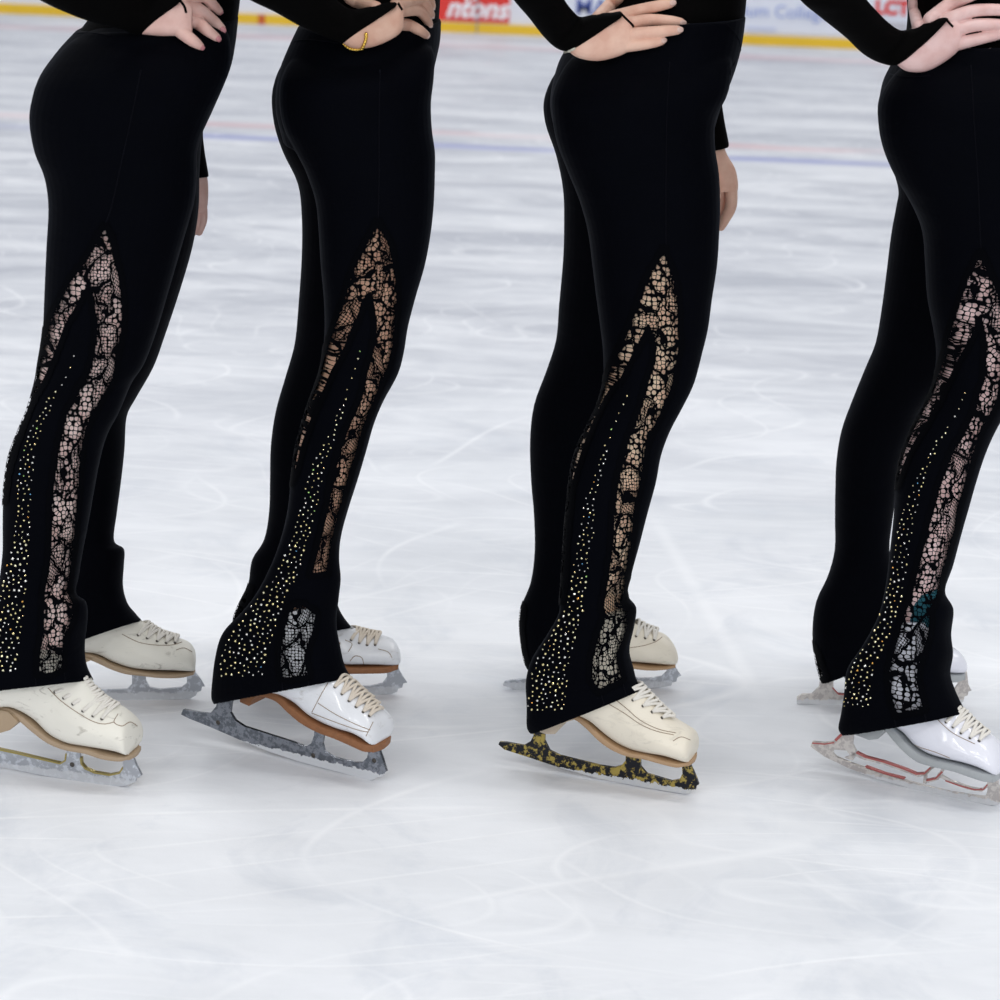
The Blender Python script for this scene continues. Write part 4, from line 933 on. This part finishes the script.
  sleeve=[(755,-70,820,-115,.047),(778,-30,838,-50,.045),(800,0,862,-7,.043),(820,17,876,10,.04),(845,37,888,22,.036),(863,54,900,30,.031),(880,63,910,29,.026),(897,65,922,24,.023),(915,52,932,20,.02),(932,36,939,18,.016),(946,20,947,16,.01)], wrist_ring=6,
  hand=dict(palm=[(888,38,894,62,.015),(908,30,906,71,.016),(924,24,924,72,.016),(940,19,940,65,.016),(955,18,955,54,.014)],
   fingers=[[(948,46,7.5,0),(974,40,6.6,.008),(996,35,5.8,.004),(1010,32,4.8,0)],[(948,32,7.5,0),(976,25,6.8,.012),(1004,25,6,.006),(1020,27,5,0)],[(945,21,7.5,0),(972,11,6.8,.014),(1002,10,6,.008),(1018,13,5,0)],[(930,20,8,.003),(950,5,8,.01),(972,-6,7.2,.012),(990,-12,6,.006)],[(918,26,6.5,.0),(915,14,6,.002),(913,3,5.5,.002),(914,-8,4.6,.0)]]),
  far_arm=[(1040,-220,.13,.05),(1030,-100,.19,.044),(1000,0,.2,.036),(995,110,.17,.028),(992,160,.16,.022)],
  far_hand=dict(dY=.16, palm=[(982,155,1002,155,.012),(980,185,1005,185,.012),(982,205,1004,205,.011)], fingers=[[(986,200,6,0),(986,228,5,0),(988,244,4,0)],[(998,200,6,0),(999,228,5,0),(998,242,4,0)]]),
  loop=[(946,19),(950,24),(953,27)],
  lace=[[(981,254),(988,270),(995,285),(1000,300),(1006,330),(1006,360),(1001,385),(996,402),(990,415),(981,430),(976,445),(971,462),(966,480),(962,495),(957,510),(955,530),(950,545),(946,560),(941,575),(939,590),(934,602),(929,612),(931,620),(930,630),(926,645),(923,655),(918,670),(917,680),(921,695),(924,709),(908,712),(896,714),(892,700),(889,680),(889,668),(894,650),(899,632),(904,615),(910,600),(915,580),(920,560),(925,540),(930,520),(936,500),(938,490),(945,470),(952,452),(960,440),(968,425),(975,410),(978,395),(984,380),(985,365),(986,350),(985,335),(981,318),(976,328),(968,345),(960,358),(952,375),(945,390),(940,402),(933,413),(925,428),(917,440),(909,455),(903,470),(898,485),(893,485),(895,470),(901,450),(909,432),(916,420),(921,406),(928,398),(934,385),(940,370),(946,350),(948,338),(952,325),(958,308),(962,295),(967,280),(974,265)]],
  far_lace=[[(812,645),(813,665),(815,679),(826,678),(822,668),(818,655)]],
  stones=[(966,390,0),(963,398,0),(957,412,.6),(950,425,1.2),(941,438,2.5),(933,450,3),(928,465,3.5),(920,480,4.5),(913,500,6),(907,520,6.5),(903,540,7.5),(900,560,8),(897,580,8),(892,600,9),(884,620,11),(875,640,13),(866,655,14),(858,675,14),(857,708,13)], stone_end=707,
  seams=[[(890,74),(905,77),(930,76)],[(971,65),(974,120),(978,180),(981,252)],[(894,714),(896,726)],[(924,709),(926,721)]],
  sock=[(893,588,937,586,.040),(890,600,938,598,.040),(886,612,938,610,.040),(884,622,938,619,.039)], sock_mat=simple('teal_sock', s2l(20, 90, 105), .8, nscale=200, var=.3),
  near_boot=D_near, far_boot=D_far),
]
for sp in people: make_person(sp)
